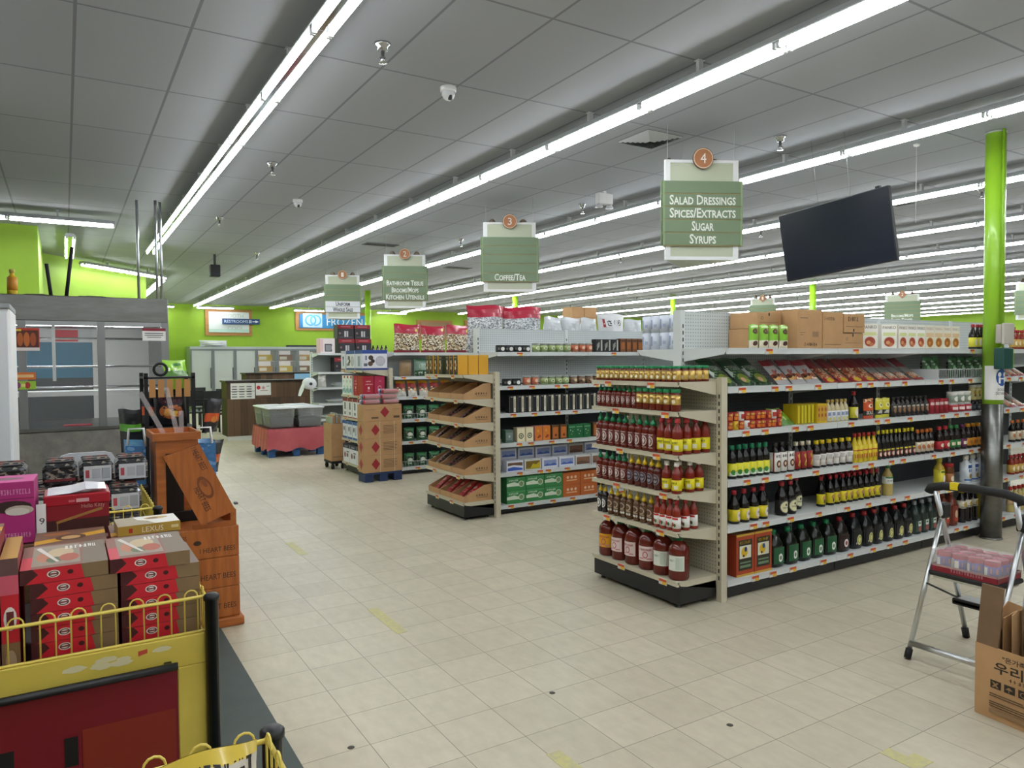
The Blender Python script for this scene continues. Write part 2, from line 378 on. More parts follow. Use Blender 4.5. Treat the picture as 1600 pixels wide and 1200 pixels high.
bottle('chili_brown', 'chili_sauce_bottle', 'bottle', .205, .031, '5b3a22', 'd9b71e', (.12, .56, '5b3a22'), 'squeeze', (('o', .5, .66, .34, .26, 'b9a58e'), ('r', .18, .3, .82, .4, 'a79279'), ('e', .3, .14, .1, .1, 'd8d0c6'), ('e', .52, .14, .1, .1, 'd8d0c6'), ('e', .74, .14, .1, .1, 'd8d0c6')))
CHK = (('r', 0, .82, 1, .97, 'f0e23a'), ('e', .25, .38, .16, .2, 'a8371f'), ('e', .31, .42, .06, .1, '5a2a16'), ('r', .6, .14, .9, .5, 'e8e4d0'), ('s', 5, .35, .62, .85, .78, '2c3a1a'))
bottle('sweet_red', 'sweet_chili_bottle', 'bottle', .245, .036, '7c2419', 'c33a44', (.1, .43, 'e9dc14'), 'long', CHK)
bottle('sweet_white', 'sweet_chili_bottle', 'bottle', .21, .034, '7c2419', 'e9e7e2', (.1, .44, 'e9dc14'), 'long', CHK)
bottle('pepper_red', 'pepper_sauce_bottle', 'bottle', .21, .0292, '8c2a1e', 'a51f1f', (.1, .46, 'f0eeea'), 'long', (('r', .1, .78, .9, .96, 'c62a24'), ('e', .4, .36, .14, .18, 'b0342a'), ('e', .62, .3, .1, .16, '35603a'), ('e', .3, .2, .1, .12, 'd0453a')))
GOLD = mat('d8b866', .3, .6)
GT = (('r', .12, .1, .3, .9, 'f3e6b8'), ('s', 6, .34, .55, .8, .75, '8a3a1c'), ('e', .6, .3, .14, .2, 'f2e7c4'))
bottle('garlic_small', 'garlic_sauce_jar', 'jar', .108, .029, '6c2016', '1f8a58', (.14, .7, GOLD), 'jar', GT, lid='lid')
bottle('garlic_tall', 'garlic_sauce_jar', 'jar', .15, .0335, '6c2016', '1f8a58', (.3, .74, GOLD), 'jar', GT, lid='lid')
JT = (('s', 11, .12, .7, .88, .84, 'a2313a'), ('o', .5, .42, .16, .24, 'b5525a'), ('r', .12, .1, .4, .2, 'c78a8e'), ('r', .6, .1, .88, .2, 'c78a8e'))
for k, c in (('jug_yellow', 'e2a318'), ('jug_pink', 'e8d3cf'), ('jug_pale', 'd7ddd0')):
    bottle(k, 'chili_sauce_jug', 'jug', .298, .071, '641d15', '14613c', (.22, .56, c), 'pail', JT if c != 'd7ddd0' else (('r', .1, .1, .9, .9, 'dfe4da'), ('r', .5, .1, .9, .9, 'c3cdbf'), ('s', 5, .15, .6, .45, .75, '5a7a5c')), span=1.7, n=18)
# tins and small jars
bottle('milk_can', 'small_can', 'can', .062, .0255, 'a52622', None, (.06, .94, 'a52622'), 'can', (('r', .12, .1, .6, .5, 'e07a1e'), ('s', 5, .2, .6, .8, .86, 'f2d84a')))
bottle('milk_can_yellow', 'small_can', 'can', .062, .0255, 'd8b21c', None, (.06, .94, 'd8b21c'), 'can', (('e', .5, .5, .2, .3, 'a6741a'),))
bottle('milk_can_white', 'small_can', 'can', .062, .0255, 'e6e2dc', None, (.06, .94, 'e6e2dc'), 'can', (('r', .3, .2, .8, .8, 'b4332c'),))
LBL = (('r', .1, .12, .9, .3, '3e6a3a'), ('s', 5, .12, .5, .88, .8, '2a2a2a'))
bottle('green_soy', 'soy_sauce_bottle', 'bottle', .235, .034, '15110f', '0f7a52', (.08, .46, 'e6e02a'), 'long', (('r', 0, 0, 1, .3, 'e9f0e2'), ('e', .3, .3, .18, .2, '3f8a3a'), ('e', .55, .6, .14, .2, 'f0ea6a'), ('e', .75, .2, .14, .16, '6aa54a')))
bottle('mushroom_soy', 'soy_sauce_bottle', 'bottle', .225, .037, '171212', '1b1a1a', (.06, .68, 'e6e2dc'), 'long', (('r', .02, 0, .12, 1, '8d2a24'), ('e', .5, .4, .22, .2, '5a2a1c'), ('e', .5, .4, .12, .1, 'd8c0a0'), ('s', 3, .25, .74, .75, .88, '2b2b2b')), sq=.6)
bottle('red_soy', 'soy_sauce_bottle', 'bottle', .215, .034, '1c1412', 'cfc7ae', (.06, .66, '9c1f22'), 'long', (('p', [(.3, .8), (.5, .55), (.35, .2), (.6, .1), (.75, .45), (.5, .9)], 'c9a13a'), ('r', .55, .35, .75, .5, 'e8dcc6')))
bottle('white_vinegar', 'seasoning_bottle', 'bottle', .21, .036, '1f1614', 'e3c61a', (.08, .5, 'e9e6e0'), 'long', (('r', .5, .1, .95, .6, 'a6725a'), ('e', .7, .6, .12, .15, '33302c'), ('r', .1, .5, .45, .9, 'c4c0bc')))
bottle('yellow_mustard', 'seasoning_bottle', 'bottle', .235, .031, 'd8bd22', 'a92a1e', (.1, .58, 'e2cb2c'), 'soy', (('r', 0, .62, 1, .7, 'b03a24'), ('r', .2, .1, .5, .4, 'b5302a'), ('e', .7, .3, .16, .2, 'c8862a')))
bottle('yellowcap_soy', 'soy_sauce_bottle', 'bottle', .24, .028, '14100e', 'e0cf1c', (.1, .36, '1a1512'), 'soy', (('e', .5, .3, .3, .35, 'd9d2c4'), ('o', .5, .3, .3, .35, 'b23a2a'), ('r', .2, .75, .8, .95, 'd8c531')))
bottle('orangecap_soy', 'soy_sauce_bottle', 'bottle', .215, .03, '1a1210', 'c76b28', (.1, .5, 'd9c9b0'), 'long', (('e', .35, .5, .16, .22, 'b0683a'), ('e', .65, .4, .16, .22, '8d4a2a'), ('r', .1, .8, .9, .95, 'efe6d4')))
for k, c in (('red', 'b5222c'), ('green', '2c7a3a'), ('purple', '6e2a5a'), ('amber', 'd58d1c')):
    bottle('sauce_'+k, 'cooking_sauce_bottle', 'bottle', .225, .038, '1f1512', c, (.1, .42, c), 'long', (('e', .5, .5, .22, .26, 'e4d6c0') if k == 'red' else ('r', .2, .3, .8, .7, 'efe0c0' if k != 'amber' else 'b0681a'),), sq=.3)
bottle('soy_yellow', 'soy_sauce_bottle', 'bottle', .235, .041, '120d0c', 'a81f2c', (.08, .43, 'e4d21e'), 'soy', (('e', .62, .46, .24, .44, 'e6dccf'), ('r', .42, .06, .82, .16, 'c0462c'), ('s', 3, .5, .42, .74, .62, '5a4a6a')))
bottle('soy_dish', 'soy_sauce_bottle', 'bottle', .235, .034, '120d0c', 'a81f2c', (.08, .42, 'e4d21e'), 'soy', (('e', .6, .6, .3, .3, 'c08a5a'), ('r', .3, .06, .7, .3, 'd8bc3a'), ('e', .5, .3, .1, .2, '4a4a2a')))
bottle('soy_round', 'soy_sauce_bottle', 'bottle', .25, .045, '120e0d', '9d1f2a', (.06, .46, '120e0d'), 'soy', (('e', .5, .5, .4, .46, '8f8a72'), ('e', .5, .5, .36, .41, 'e6e3b8'), ('e', .5, .66, .07, .1, '33372a'), ('s', 9, .26, .4, .74, .5, '2f3428')))
bottle('clear_oil', 'rice_vinegar_bottle', 'bottle', .27, .042, mat('b9a35a', .12, 0, .6), '2d7a44', (.38, .6, 'e8ebe6'), 'long', (('r', 0, .78, 1, 1, '3b8a4c'), ('s', 7, .15, .35, .85, .55, '33553a')))
bottle('gold_oil', 'cooking_oil_bottle', 'bottle', .26, .042, 'b59a2c', 'b8b02a', (.1, .6, 'e0cf3a'), 'long', (('e', .6, .4, .2, .24, 'f0ede0'), ('r', .1, .8, .9, .95, '6a7a2c')), sq=.5)
bottle('brown_vinegar', 'vinegar_bottle', 'bottle', .2, .042, '6a3d20', 'a51f24', (.1, .55, 'a5672c'), 'jar', (('e', .5, .5, .24, .3, 'e8d8bc'),), sq=.4)
bottle('blue_white', 'rice_drink_bottle', 'bottle', .25, .045, 'dfe3e6', 'e4ddcf', (.08, .72, 'dfe6ee'), 'long', (('r', .25, .72, .75, .9, '2a55a5'), ('r', .3, .5, .6, .66, '3a68b5'), ('e', .5, .26, .16, .14, 'a58a3a'), ('r', 0, 0, 1, .08, '3f6fb5')), sq=.5)
JG = (('e', .6, .36, .24, .26, 'eef0ea'), ('e', .6, .36, .12, .13, '6a8a6a'), ('r', .2, .1, .4, .9, '1c5a34'))
bottle('green_jug', 'soy_sauce_jug', 'jug', .27, .066, '10150f', '0c7a4c', (.1, .55, '1d5a34'), 'flask', JG, sq=.65, span=1.5, handle='10150f', n=20)
bottle('red_jug', 'soy_sauce_jug', 'jug', .27, .066, '191010', '9c1c24', (.1, .5, '2a1614'), 'flask', (('e', .6, .4, .26, .3, 'e6e0dc'), ('e', .6, .4, .14, .16, 'a0504a')), sq=.65, span=1.5, handle='191010', n=20)
bottle('dark_jug', 'soy_sauce_jug', 'jug', .28, .063, '121317', '9c1c24', (.08, .5, '15171c'), 'flask', (('e', .6, .42, .3, .36, 'dcd98a'), ('o', .6, .42, .22, .26, '8a8a52'), ('e', .25, .2, .05, .07, 'c9ccd0')), sq=.65, span=1.5, handle='121317', n=20)
bottle('grey_top', 'syrup_bottle', 'bottle', .285, .055, '22302c', '8b9096', (.08, .42, '2f4a3e'), 'flask', (('r', .25, .5, .75, .95, 'e6ece4'), ('e', .5, .25, .26, .24, 'a5564a'), ('r', .3, .7, .6, .85, '3b7a4a')), sq=.5, span=1.6, lid='grey_cap')
bottle('brown_syrup', 'syrup_bottle', 'bottle', .31, .058, '6a2a1c', '7a2a20', (.1, .6, '7d3322'), 'flask', (('e', .5, .5, .24, .24, 'd9c0a0'), ('r', .2, .1, .8, .3, 'b5452c')), sq=.5, span=1.6)
bottle('dark_vinegar', 'vinegar_bottle', 'bottle', .32, .042, '1a1312', 'd0c030', (.42, .64, 'e6dfc8'), 'long', (('e', .5, .5, .2, .3, 'c9a13a'), ('r', .1, .1, .9, .25, '8d8a80')))
bottle('oil_jug', 'cooking_oil_jug', 'jug', .33, .075, 'b9a62c', 'd8c82a', (.12, .6, 'd9b92a'), 'flask', (('e', .5, .5, .22, .24, 'f0ead8'), ('r', .1, .1, .9, .3, 'b53a24'), ('o', .5, .5, .22, .24, 'b0302a')), sq=.6, span=1.6, handle='b9a62c')
bottle('red_pepper_oil', 'chili_oil_bottle', 'bottle', .19, .034, '8a2a1a', 'a81f26', (.1, .5, 'c8a14a'), 'long', (('e', .5, .5, .24, .3, 'efe0c0'),))
bottle('pale_vinegar', 'vinegar_bottle', 'bottle', .25, .036, 'c0ad6a', 'b5301f', (.3, .6, 'd8b88a'), 'long', (('e', .5, .5, .24, .3, 'efe6d8'), ('o', .5, .5, .24, .3, 'b5452c')))
bottle('light_bottle', 'seasoning_bottle', 'bottle', .175, .0255, 'cfc29a', 'c0a458', (.06, .5, 'e4e6ea'), 'long', (('r', .2, .5, .8, .85, '8a93b5'), ('e', .5, .2, .2, .16, 'd8cf6a')))
bottle('dark_small', 'sauce_bottle', 'bottle', .165, .03, '1f1917', '26201f', (.1, .6, '2c2422'), 'long', (('e', .5, .5, .26, .3, '8d6a4a'), ('r', .2, .75, .8, .92, 'b5ada0')))
bottle('tall_oyster', 'sauce_bottle', 'bottle', .23, .035, '1d1614', 'a02028', (.08, .46, 'd8cf3a'), 'soy', (('e', .55, .5, .3, .4, 'e6dcc8'),))
bottle('red_can', 'food_can', 'can', .13, .033, 'a01f2a', None, (.03, .97, '9c1f2c'), 'can', (('r', .1, .6, .9, .8, 'd8c0b8'), ('r', .46, 0, .54, 1, '6a141c')))
bottle('wide_red_can', 'food_can', 'can', .075, .05, 'b0b4b8', None, (.06, .9, 'b02a34'), 'can', (('r', .15, .3, .85, .7, 'e6d8d4'),))
bottle('white_jar', 'seasoning_jar', 'jar', .11, .046, 'd9d8cf', 'f0efec', (.1, .72, '8f9a8a'), 'jar', (('e', .5, .5, .24, .34, 'e6e8e0'),), lid='lid')
bottle('white_tall', 'seasoning_jar', 'jar', .14, .032, 'd8c98a', 'eeece6', (.15, .72, 'd9cf9a'), 'jar', (('e', .5, .6, .26, .3, 'c79a2a'), ('e', .5, .25, .2, .16, '7a5a2a')), lid='lid')
bottle('black_pot', 'sauce_bottle', 'bottle', .1, .03, '1b1a1c', '26262a', (.1, .6, '2a3038'), 'jar', (('r', .2, .3, .8, .6, '6a7078'),))
# boxes
bx = (('r', .12, .14, .88, .86, '2d2a1c'), ('r', .18, .42, .82, .72, 'dedac6'), ('e', .45, .57, .18, .12, 'd8b41e'), ('e', .52, .63, .08, .06, '2a4a8a'), ('e', .4, .48, .05, .03, '3a2a1c'), ('s', 7, .2, .76, .8, .83, 'c9a62a'), ('r', .2, .2, .8, .26, '6a8a6a'), ('r', .2, .3, .8, .34, '6a8a6a'), ('r', 0, 0, 1, .05, 'c9a13a'), ('r', 0, .95, 1, 1, 'c9a13a'))
carton('oil_tin', 'cooking_oil_tin', 'tin', .185, .17, .3, 'a8401c', 'a03a1a', '8d6a3a', bx)
carton('seasoning_box', 'seasoning_box', 'box', .038, .13, .15, 'd8b41e', 'c9a81c', 'c9a81c', (('r', .1, .1, .9, .9, 'c79a3a'), ('e', .5, .7, .3, .1, 'a5562a'), ('e', .5, .4, .3, .1, 'a5562a')), b=.001)
carton('seasoning_box_edge', 'seasoning_box', 'box', .036, .13, .15, '8d8a1e', 'c9a81c', 'c9a81c', (('r', .2, .05, .8, .95, 'd8c41e'),), b=.001)
pk = (('r', 0, .6, 1, .8, 'f6f4ee'), ('t', 'PANKO', .08, .8, .92, .93, '4a3a38'), ('r', .1, .52, .9, .66, 'd9e0a0'), ('e', .5, .27, .46, .24, 'e9e2d4'), ('e', .5, .27, .34, .2, 'a5432f'), ('e', .42, .24, .14, .08, 'd8a06a'), ('e', .6, .16, .14, .08, 'c8794a'))
carton('panko', 'breadcrumb_box', 'box', .132, .07, .2, 'efece2', 'e4e0d4', None, pk)
pk2 = pk[:3]+(('e', .5, .27, .46, .24, 'e2d0a8'), ('e', .5, .27, .36, .2, 'a5622a'), ('e', .45, .24, .14, .08, 'd8923a'))
carton('panko_brown', 'breadcrumb_box', 'box', .132, .07, .2, 'e9e4d4', 'e0d8c2', None, (('r', .05, .5, .95, .68, 'e0c49a'), ('t', 'PANKO', .08, .8, .92, .93, 'a59088'))+pk2[3:])
carton('panko_side', 'breadcrumb_box', 'box', .075, .13, .2, 'e9e6dc', 'efece2', None, (('r', 0, .62, 1, 1, 'd8c41e'), ('r', .2, .2, .6, .6, '2a2a2c'), ('r', .6, .02, .95, .16, '3a3a3a')))
cb = (('r', .1, .78, .42, .81, '8a6a48'), ('r', .1, .40, .3, .42, '8d6d4c'), ('r', .1, .34, .24, .36, '8d6d4c'), ('r', .6, .3, .85, .44, '937452'), ('o', .3, .1, .04, .045, '4a3828'), ('s', 5, .38, .06, .8, .14, '4a3828'))
carton('ship_a', 'shipping_carton', 'box', .29, .28, .285, CARD, CARD, CARD, cb, flap=True)
carton('ship_b', 'shipping_carton', 'box', .25, .28, .275, CARD, CARD, CARD, (('r', .08, .1, .9, .115, '6a5036'), ('s', 7, .15, .78, .6, .87, '5a4430'), ('o', .09, .83, .035, .04, '5a4430')), flap=True)
carton('ship_c', 'shipping_carton', 'box', .27, .28, .145, CARD, CARD, CARD, (('s', 5, .2, .62, .7, .85, '4a3828'), ('r', .1, .3, .9, .34, '7a5c3e'), ('r', .44, .05, .5, .2, '2a2220')), flap=True)
carton('ship_d', 'shipping_carton', 'box', .27, .26, .115, CARD, CARD, CARD, (('r', .46, .8, .52, 1, '2a2220'), ('r', .1, .35, .9, .38, '7a5c3e'), ('o', .2, .65, .05, .1, '5a4430')), flap=True)
carton('land_box', 'tea_box', 'box', .215, .1, .118, 'd9dbe6', 'c9ccd9', 'dfe0ea', (('r', .1, .12, .9, .8, '8e9cc9'), ('p', [(.1, .3), (.3, .48), (.5, .36), (.72, .5), (.9, .38), (.9, .12), (.1, .12)], '4a66b5'), ('r', .1, .12, .9, .24, 'e0e6ee')))
carton('gold_land_box', 'tea_box', 'box', .215, .1, .118, 'd5d3d0', 'c9ccc9', 'dfe0da', (('r', .06, .1, .94, .86, '7d6428'), ('p', [(.3, .1), (.5, .6), (.7, .5), (.94, .8), (.94, .1)], 'c9b41e'), ('r', .06, .1, .94, .2, 'a59a2a')))
carton('brown_land_box', 'tea_box', 'box', .215, .1, .118, 'd5d3d0', 'c9ccc9', 'dfe0da', (('r', .06, .1, .94, .8, '8a6450'), ('p', [(.06, .3), (.4, .45), (.94, .25), (.94, .1), (.06, .1)], '6a4a3c')))
carton('wave_land_box', 'tea_box', 'box', .215, .1, .118, 'd9dbe6', 'c9ccd9', 'dfe0ea', (('r', .06, .1, .94, .84, '6a503c'), ('p', [(.06, .55), (.4, .62), (.94, .5), (.94, .1), (.06, .1)], 'dfe4ee'), ('p', [(.06, .35), (.4, .45), (.94, .3), (.94, .1), (.06, .1)], '3a5ab5')))
carton('green_box', 'green_tea_box', 'box', .245, .2, .145, '3b8a4c', '357d45', '46985a', (('r', 0, .30, .7, .52, 'dbe6d2'), ('p', [(0, .52), (.4, .62), (.7, .42), (.7, .3), (0, .3)], 'dbe6d2'), ('e', .76, .45, .15, .24, 'dfe6d6'), ('e', .76, .45, .12, .19, '7d9a6a'), ('r', .02, .86, .98, .9, '63ad74'), ('s', 9, .1, .68, .6, .8, 'e9f2e4')))
carton('orange_box', 'orange_tea_box', 'box', .245, .2, .138, 'c4662c', 'b55c26', 'cf7438', (('e', .28, .6, .07, .12, 'e9c9a8'), ('e', .5, .6, .07, .12, 'e9c9a8'), ('e', .72, .6, .07, .12, 'e9c9a8'), ('r', .2, .3, .8, .4, 'e3b58c')))
carton('cream_tin', 'tea_tin', 'tin', .1, .09, .16, 'e6ddb8', 'd9c8a8', 'c9a5a0', (('r', .06, .04, .94, .9, 'efe6c2'), ('e', .5, .42, .32, .2, '3c4a2a'), ('e', .5, .42, .22, .13, 'e6e0bc'), ('e', .5, .42, .12, .07, '5a6a3a')))
carton('orange_tin', 'tea_tin', 'tin', .1, .09, .165, 'cf7426', 'c98a86', 'c98a86', (('r', .08, .06, .92, .92, 'd67c28'), ('e', .6, .3, .18, .1, '9c3a20'), ('e', .4, .22, .1, .06, '7a2a1c'), ('r', .3, .6, .5, .75, 'e6a04a')))
carton('brown_tin', 'tea_tin', 'tin', .1, .09, .165, '6a4a2a', '4a3420', '4a3420', (('r', .15, .1, .85, .85, 'c8702c'), ('e', .55, .3, .16, .1, '6a2a1c')))
carton('grey_tin', 'tea_tin', 'tin', .1, .09, .14, '5a6e66', '2f5a3c', '6a7a72', (('r', .1, .2, .9, .8, '7d8d88'), ('e', .5, .5, .1, .1, 'c9d0c8')))
carton('green_tin', 'tea_box', 'box', .106, .09, .155, '1f6a3c', '1b5c34', '2a7a48', (('e', .3, .6, .06, .05, 'd8e0c8'), ('e', .6, .5, .05, .04, 'd8e0c8'), ('e', .45, .3, .05, .04, 'd8c88a'), ('r', .1, .8, .9, .86, '7db58a')))
carton('black_tin', 'tea_tin', 'tin', .092, .09, .19, '15161a', '101114', '2a2c30', (('r', .6, .04, .92, .96, 'd8d2bc'), ('r', .66, .3, .86, .8, 'b5ad94'), ('r', .02, .06, .06, .94, '8a8a82'), ('r', .2, .9, .5, .94, 'b0b0a8')))
carton('black_pouch', 'black_tea_box', 'box', .115, .07, .15, '141416', '101012', '22242a', (('e', .4, .5, .2, .2, '7d7d78'), ('r', .75, .1, .95, .95, 'b9b9b0'), ('p', [(.2, .2), (.5, .8), (.6, .7), (.3, .1)], '9a9a92')))
carton('bronze_tin', 'tea_tin', 'tin', .08, .08, .16, '7a4a28', '5a3620', '2a2422', (('r', .15, .2, .8, .7, 'a5622c'), ('r', .1, .8, .9, .86, '1d1a1a')))
bottle('black_pack', 'black_tea_caddy', 'caddy', .075, .055, '1b1c1e', '2a2b2d', (.1, .8, '202123'), 'jar', (('e', .5, .5, .16, .4, 'e6e6e2'), ('r', .1, .3, .26, .7, '6a6a66')), lid='lid')
bottle('green_jar', 'tea_jar', 'jar', .1, .046, mat('7d8d62', .2, 0, .4), 'a9ada8', (.2, .7, '9aa86a'), 'jar', (('e', .5, .5, .2, .36, 'dfe6c8'), ('e', .5, .45, .1, .2, '6a8a3a')), lid='lid')
bottle('orange_jar', 'tea_jar', 'jar', .105, .044, mat('a56a4a', .2, 0, .4), 'a9ada8', (.2, .72, 'c4684a'), 'jar', (('e', .5, .5, .2, .36, 'efc8a8'),), lid='lid')
bottle('brown_jar', 'tea_jar', 'jar', .1, .05, mat('6a4a36', .2, 0, .4), 'b5b8ba', (.2, .7, '7d6046'), 'jar', (('e', .5, .5, .2, .3, 'c9b08a'), ('e', .3, .3, .1, .16, '3a2a1c')), lid='lid')
bottle('white_can', 'powder_can', 'can', .13, .046, 'd6dbe6', None, (.03, .97, 'd3d9e6'), 'can', (('r', .3, .2, .5, .8, '9aa8c8'), ('r', .6, .3, .8, .5, 'a8b4d0')))
bk = (('r', .06, .06, .94, .94, '24231f'), ('e', .4, .66, .16, .1, 'd8bfa0'), ('e', .55, .5, .18, .08, 'c98a5a'), ('e', .4, .34, .18, .09, 'dcc6a8'), ('e', .6, .2, .14, .06, '8a3a2a'), ('r', .1, .86, .7, .9, 'a5854a'))
carton('cookie_box', 'biscuit_box', 'box', .09, .12, .205, '2b2a24', 'd9a02a', 'c9982a', bk)
carton('cookie_green', 'biscuit_box', 'box', .09, .12, .205, '2b2a24', '26331f', '2b3a24', bk)
bag('mushrooms', 'mushroom_bag', 'bag', .43, .42, .16, [(0, '8d1f2c'), (.06, MUSH), (.7, 'b0203c')], (('r', .62, .1, .74, .2, 'f0f0ee'), ('p', [(.6, .62), (.72, 1), (.95, 1), (.9, .5), (.7, .5)], '6a7a3c'), ('e', .8, .8, .06, .06, 'd8c45a')), seed=3)
bag('mushrooms_b', 'mushroom_bag', 'bag', .40, .4, .15, [(0, '8d1f2c'), (.05, MUSH), (.68, 'b0203c')], (('p', [(.7, .4), (.75, 1), (.97, 1), (.95, .3)], '98913c'), ('e', .85, .85, .06, .06, 'e6dc8a')), seed=5)
bag('silver_bag', 'dried_fish_bag', 'bag', .52, .55, .18, [(0, SILV), (.78, 'b01f3a')], (), seed=8, wr=.012)
bag('clear_bag', 'dried_food_bag', 'bag', .275, .44, .17, [(0, 'c9ccd0')], (('r', .2, .3, .8, .7, 'd9dbde'), ('r', .3, .45, .7, .55, '9a9ca0')), seed=11, wr=.014)
bag('rice_bag', 'rice_cracker_bag', 'bag', .46, .50, .17, [(0, 'd9d9da')], (('r', .12, .66, .19, .88, '9c2a34'), ('t', 'さくら', .24, .68, .80, .84, '2a2c38')), seed=13, wr=.012)
bag('wakame', 'seaweed_bag', 'bag', .178, .34, .06, [(0, GRNS), (.42, '1d4a2a'), (.9, '2e6a30')], (('r', .08, .46, .92, .5, '7d9a6a'), ('s', 6, .12, .54, .9, .7, 'dfe8da'), ('e', .5, .25, .3, .16, '8a9a3c'), ('e', .4, .2, .12, .08, 'd8a88a'), ('p', [(0, .3), (.2, .45), (.1, .6), (0, .6)], 'd0d8d4')), lean=.95, seed=4, wr=.003)
bag('snack', 'snack_bag', 'bag', .165, .26, .07, [(0, 'a9a4a6'), (.2, FOOD), (.4, 'b9b6bb'), (.72, '9c2030')], (('p', [(.1, .1), (.5, .6), (.9, .1)], '2a3a85'), ('p', [(.5, .2), (.7, .62), (.98, .3)], 'e9e6e2'), ('e', .3, .5, .14, .1, 'b5624a')), lean=.8, seed=6)
bag('redshrimp', 'dried_shrimp_bag', 'bag', .165, .32, .05, [(0, 'b01f2c'), (.14, NUTS), (.62, '8e1a26')], (('e', .5, .1, .3, .08, 'd8b42a'), ('p', [(.1, .2), (.5, .3), (.9, .2), (.9, .12), (.1, .12)], 'b5242e')), lean=.95, seed=9, wr=.004)
bag('redsea', 'dried_squid_bag', 'bag', .148, .34, .04, [(0, '9c2530'), (.1, NUTS), (.35, '8a8a86'), (.6, '8a1f30')], (('r', .1, .2, .9, .3, 'd9cfc8'), ('p', [(.6, .1), (.9, .8), (.96, .8), (.75, .1)], 'e0dcd8')), lean=.98, seed=10, wr=.004)
bag('greenpack', 'vegetable_bag', 'bag', .13, .2, .07, [(0, '1f4a2a'), (.3, GRNS), (.8, '2f6a3a')], (('r', .2, .4, .8, .6, '8ab58a'),), seed=12)
bag('noodle', 'instant_noodle_pack', 'bag', .1, .17, .045, [(0, 'e6e2d2'), (.3, '8ac83a')], (('e', .5, .7, .3, .12, '5a3a2a'), ('r', .1, .05, .9, .28, 'e9d8b8'), ('e', .5, .2, .24, .1, '4a2a22'), ('r', .1, .86, .9, .94, 'd8f0b0')), seed=14, wr=.002)
bag('orange_pouch', 'seasoning_pouch', 'bag', .13, .165, .05, [(0, 'cf4a1e'), (.2, '2a2422'), (.45, 'd4521f'), (.8, FOOD)], (('s', 5, .15, .24, .85, .4, 'e6e0d8'), ('e', .5, .65, .2, .1, 'efe0c8'), ('e', .5, .66, .1, .06, '8a2a1c')), seed=15, wr=.002)
bag('yellow_pouch', 'seasoning_pouch', 'bag', .1, .165, .05, [(0, 'd8d01e'), (.2, '2a2826'), (.45, 'd8cf2a'), (.85, 'e2da5a')], (('r', .15, .24, .85, .4, 'c9c6bc'), ('e', .5, .65, .28, .12, 'efe9c0'), ('e', .5, .65, .16, .07, '8a8a2a')), seed=16, wr=.002)
bag('pickle_bag', 'pickle_pouch', 'bag', .16, .19, .05, [(0, '5a8a3a'), (.3, '8ac22a'), (.7, '9ad03a')], (('r', .1, .3, .6, .5, 'dfeac8'), ('e', .6, .7, .2, .1, '3f7a3a')), lean=.9, seed=17)
bag('noodle_red', 'noodle_bag', 'bag', .15, .24, .07, [(0, 'c9c4ba'), (.3, FOOD), (.62, 'a8261f'), (.86, 'd8a01e')], (('e', .5, .3, .2, .1, 'e6ded0'),), lean=.25, seed=18)
bag('green_food', 'green_snack_bag', 'bag', .17, .2, .1, [(0, '1f5a30'), (.25, GRNS), (.75, '2a7a44')], (('e', .5, .5, .24, .14, 'dfe6da'), ('r', .3, .2, .7, .3, 'c8d8c8')), seed=19)
bag('dark_pack', 'dark_candy_pack', 'bag', .08, .26, .045, [(0, DARKF), (.5, '2a1a1c')], (('r', .2, .5, .8, .7, 'b5888a'), ('e', .5, .3, .3, .1, '8a3a44')), lean=1.0, seed=20, wr=.003)
bag('red_pack', 'red_candy_pack', 'bag', .1, .24, .05, [(0, 'a81a26'), (.4, 'c02430'), (.8, 'b01e2a')], (('r', .15, .3, .85, .5, 'd98a8a'), ('e', .5, .68, .24, .1, 'e0b0a8')), lean=.95, seed=21, wr=.004)
# ---------------------------------------------------------------- building shell
CZ = 3.71; BY = 27.5; RX = 35.5
struct(M().quad((-6, -9, 0), (RX, -9, 0), (RX, BY, 0), (-6, BY, 0), FLOOR), 'floor')
struct(M().box(-6, RX, -9, BY, CZ, CZ+.1, CEIL), 'ceiling')
struct(M().box(-6, RX, BY, BY+.15, 0, CZ, GREEN), 'wall_back')
struct(M().box(RX, RX+.15, -9, BY, 0, CZ, GREEN), 'wall_right')
struct(M().box(-6.15, -6, -9, BY, 0, CZ, OFFWHITE), 'wall_left')
struct(M().box(-6, RX, -9.15, -9, 0, CZ, OFFWHITE), 'wall_front')
struct(M().box(-6, -.29, 12.9, 15.9, 0, CZ, GREEN), 'wall_kitchen')
struct(M().prism([(-.4, 15.9), (1.6, 18.2), (1.6, BY), (-.4, BY)], 'z', 0, CZ, GREEN), 'wall_angled')
# ---------------------------------------------------------------- strip lights
def light_parts(L):
    n = max(1, round(L/1.22)); t = L/n
    h = M().prism([(-.05, -.09), (.05, -.09), (.078, -.132), (.078, -.14), (-.078, -.14), (-.078, -.132)], 'y', .002, L-.002, mat('c3c7ca', .4))
    rf = M().box(-.074, .074, .004, L-.004, -.1425, -.1402, mat('b9bec2', .10, 1))  # mirror-like plate added so the underside reads grey between the tubes
    for i in range(n):
        for x in (-.048, .048):
            for y in (i*t+.012, (i+1)*t-.022): h.box(x-.014, x+.014, y-.008, y+.012, -.176, -.14, mat('cfd1d2', .4))
    tb = M().lathe([(.0145, 0), (.0145, t-.05)], GLOW, 8)
    tb.v = [(x, z+.025, y) for x, y, z in tb.v]
    b = M().box(-.02, .02, -.014, .014, -.092, 0, mat('c9cbcc', .4)).box(-.03, .03, -.02, .02, -.006, 0, mat('c9cbcc', .4))
    return L, n, t, (h.mesh('housing'), rf.mesh('added_reflector')), tb.mesh('fluorescent_tube'), b.mesh('hanging_bracket')
LP = light_parts(2.44); LP1 = light_parts(1.22)
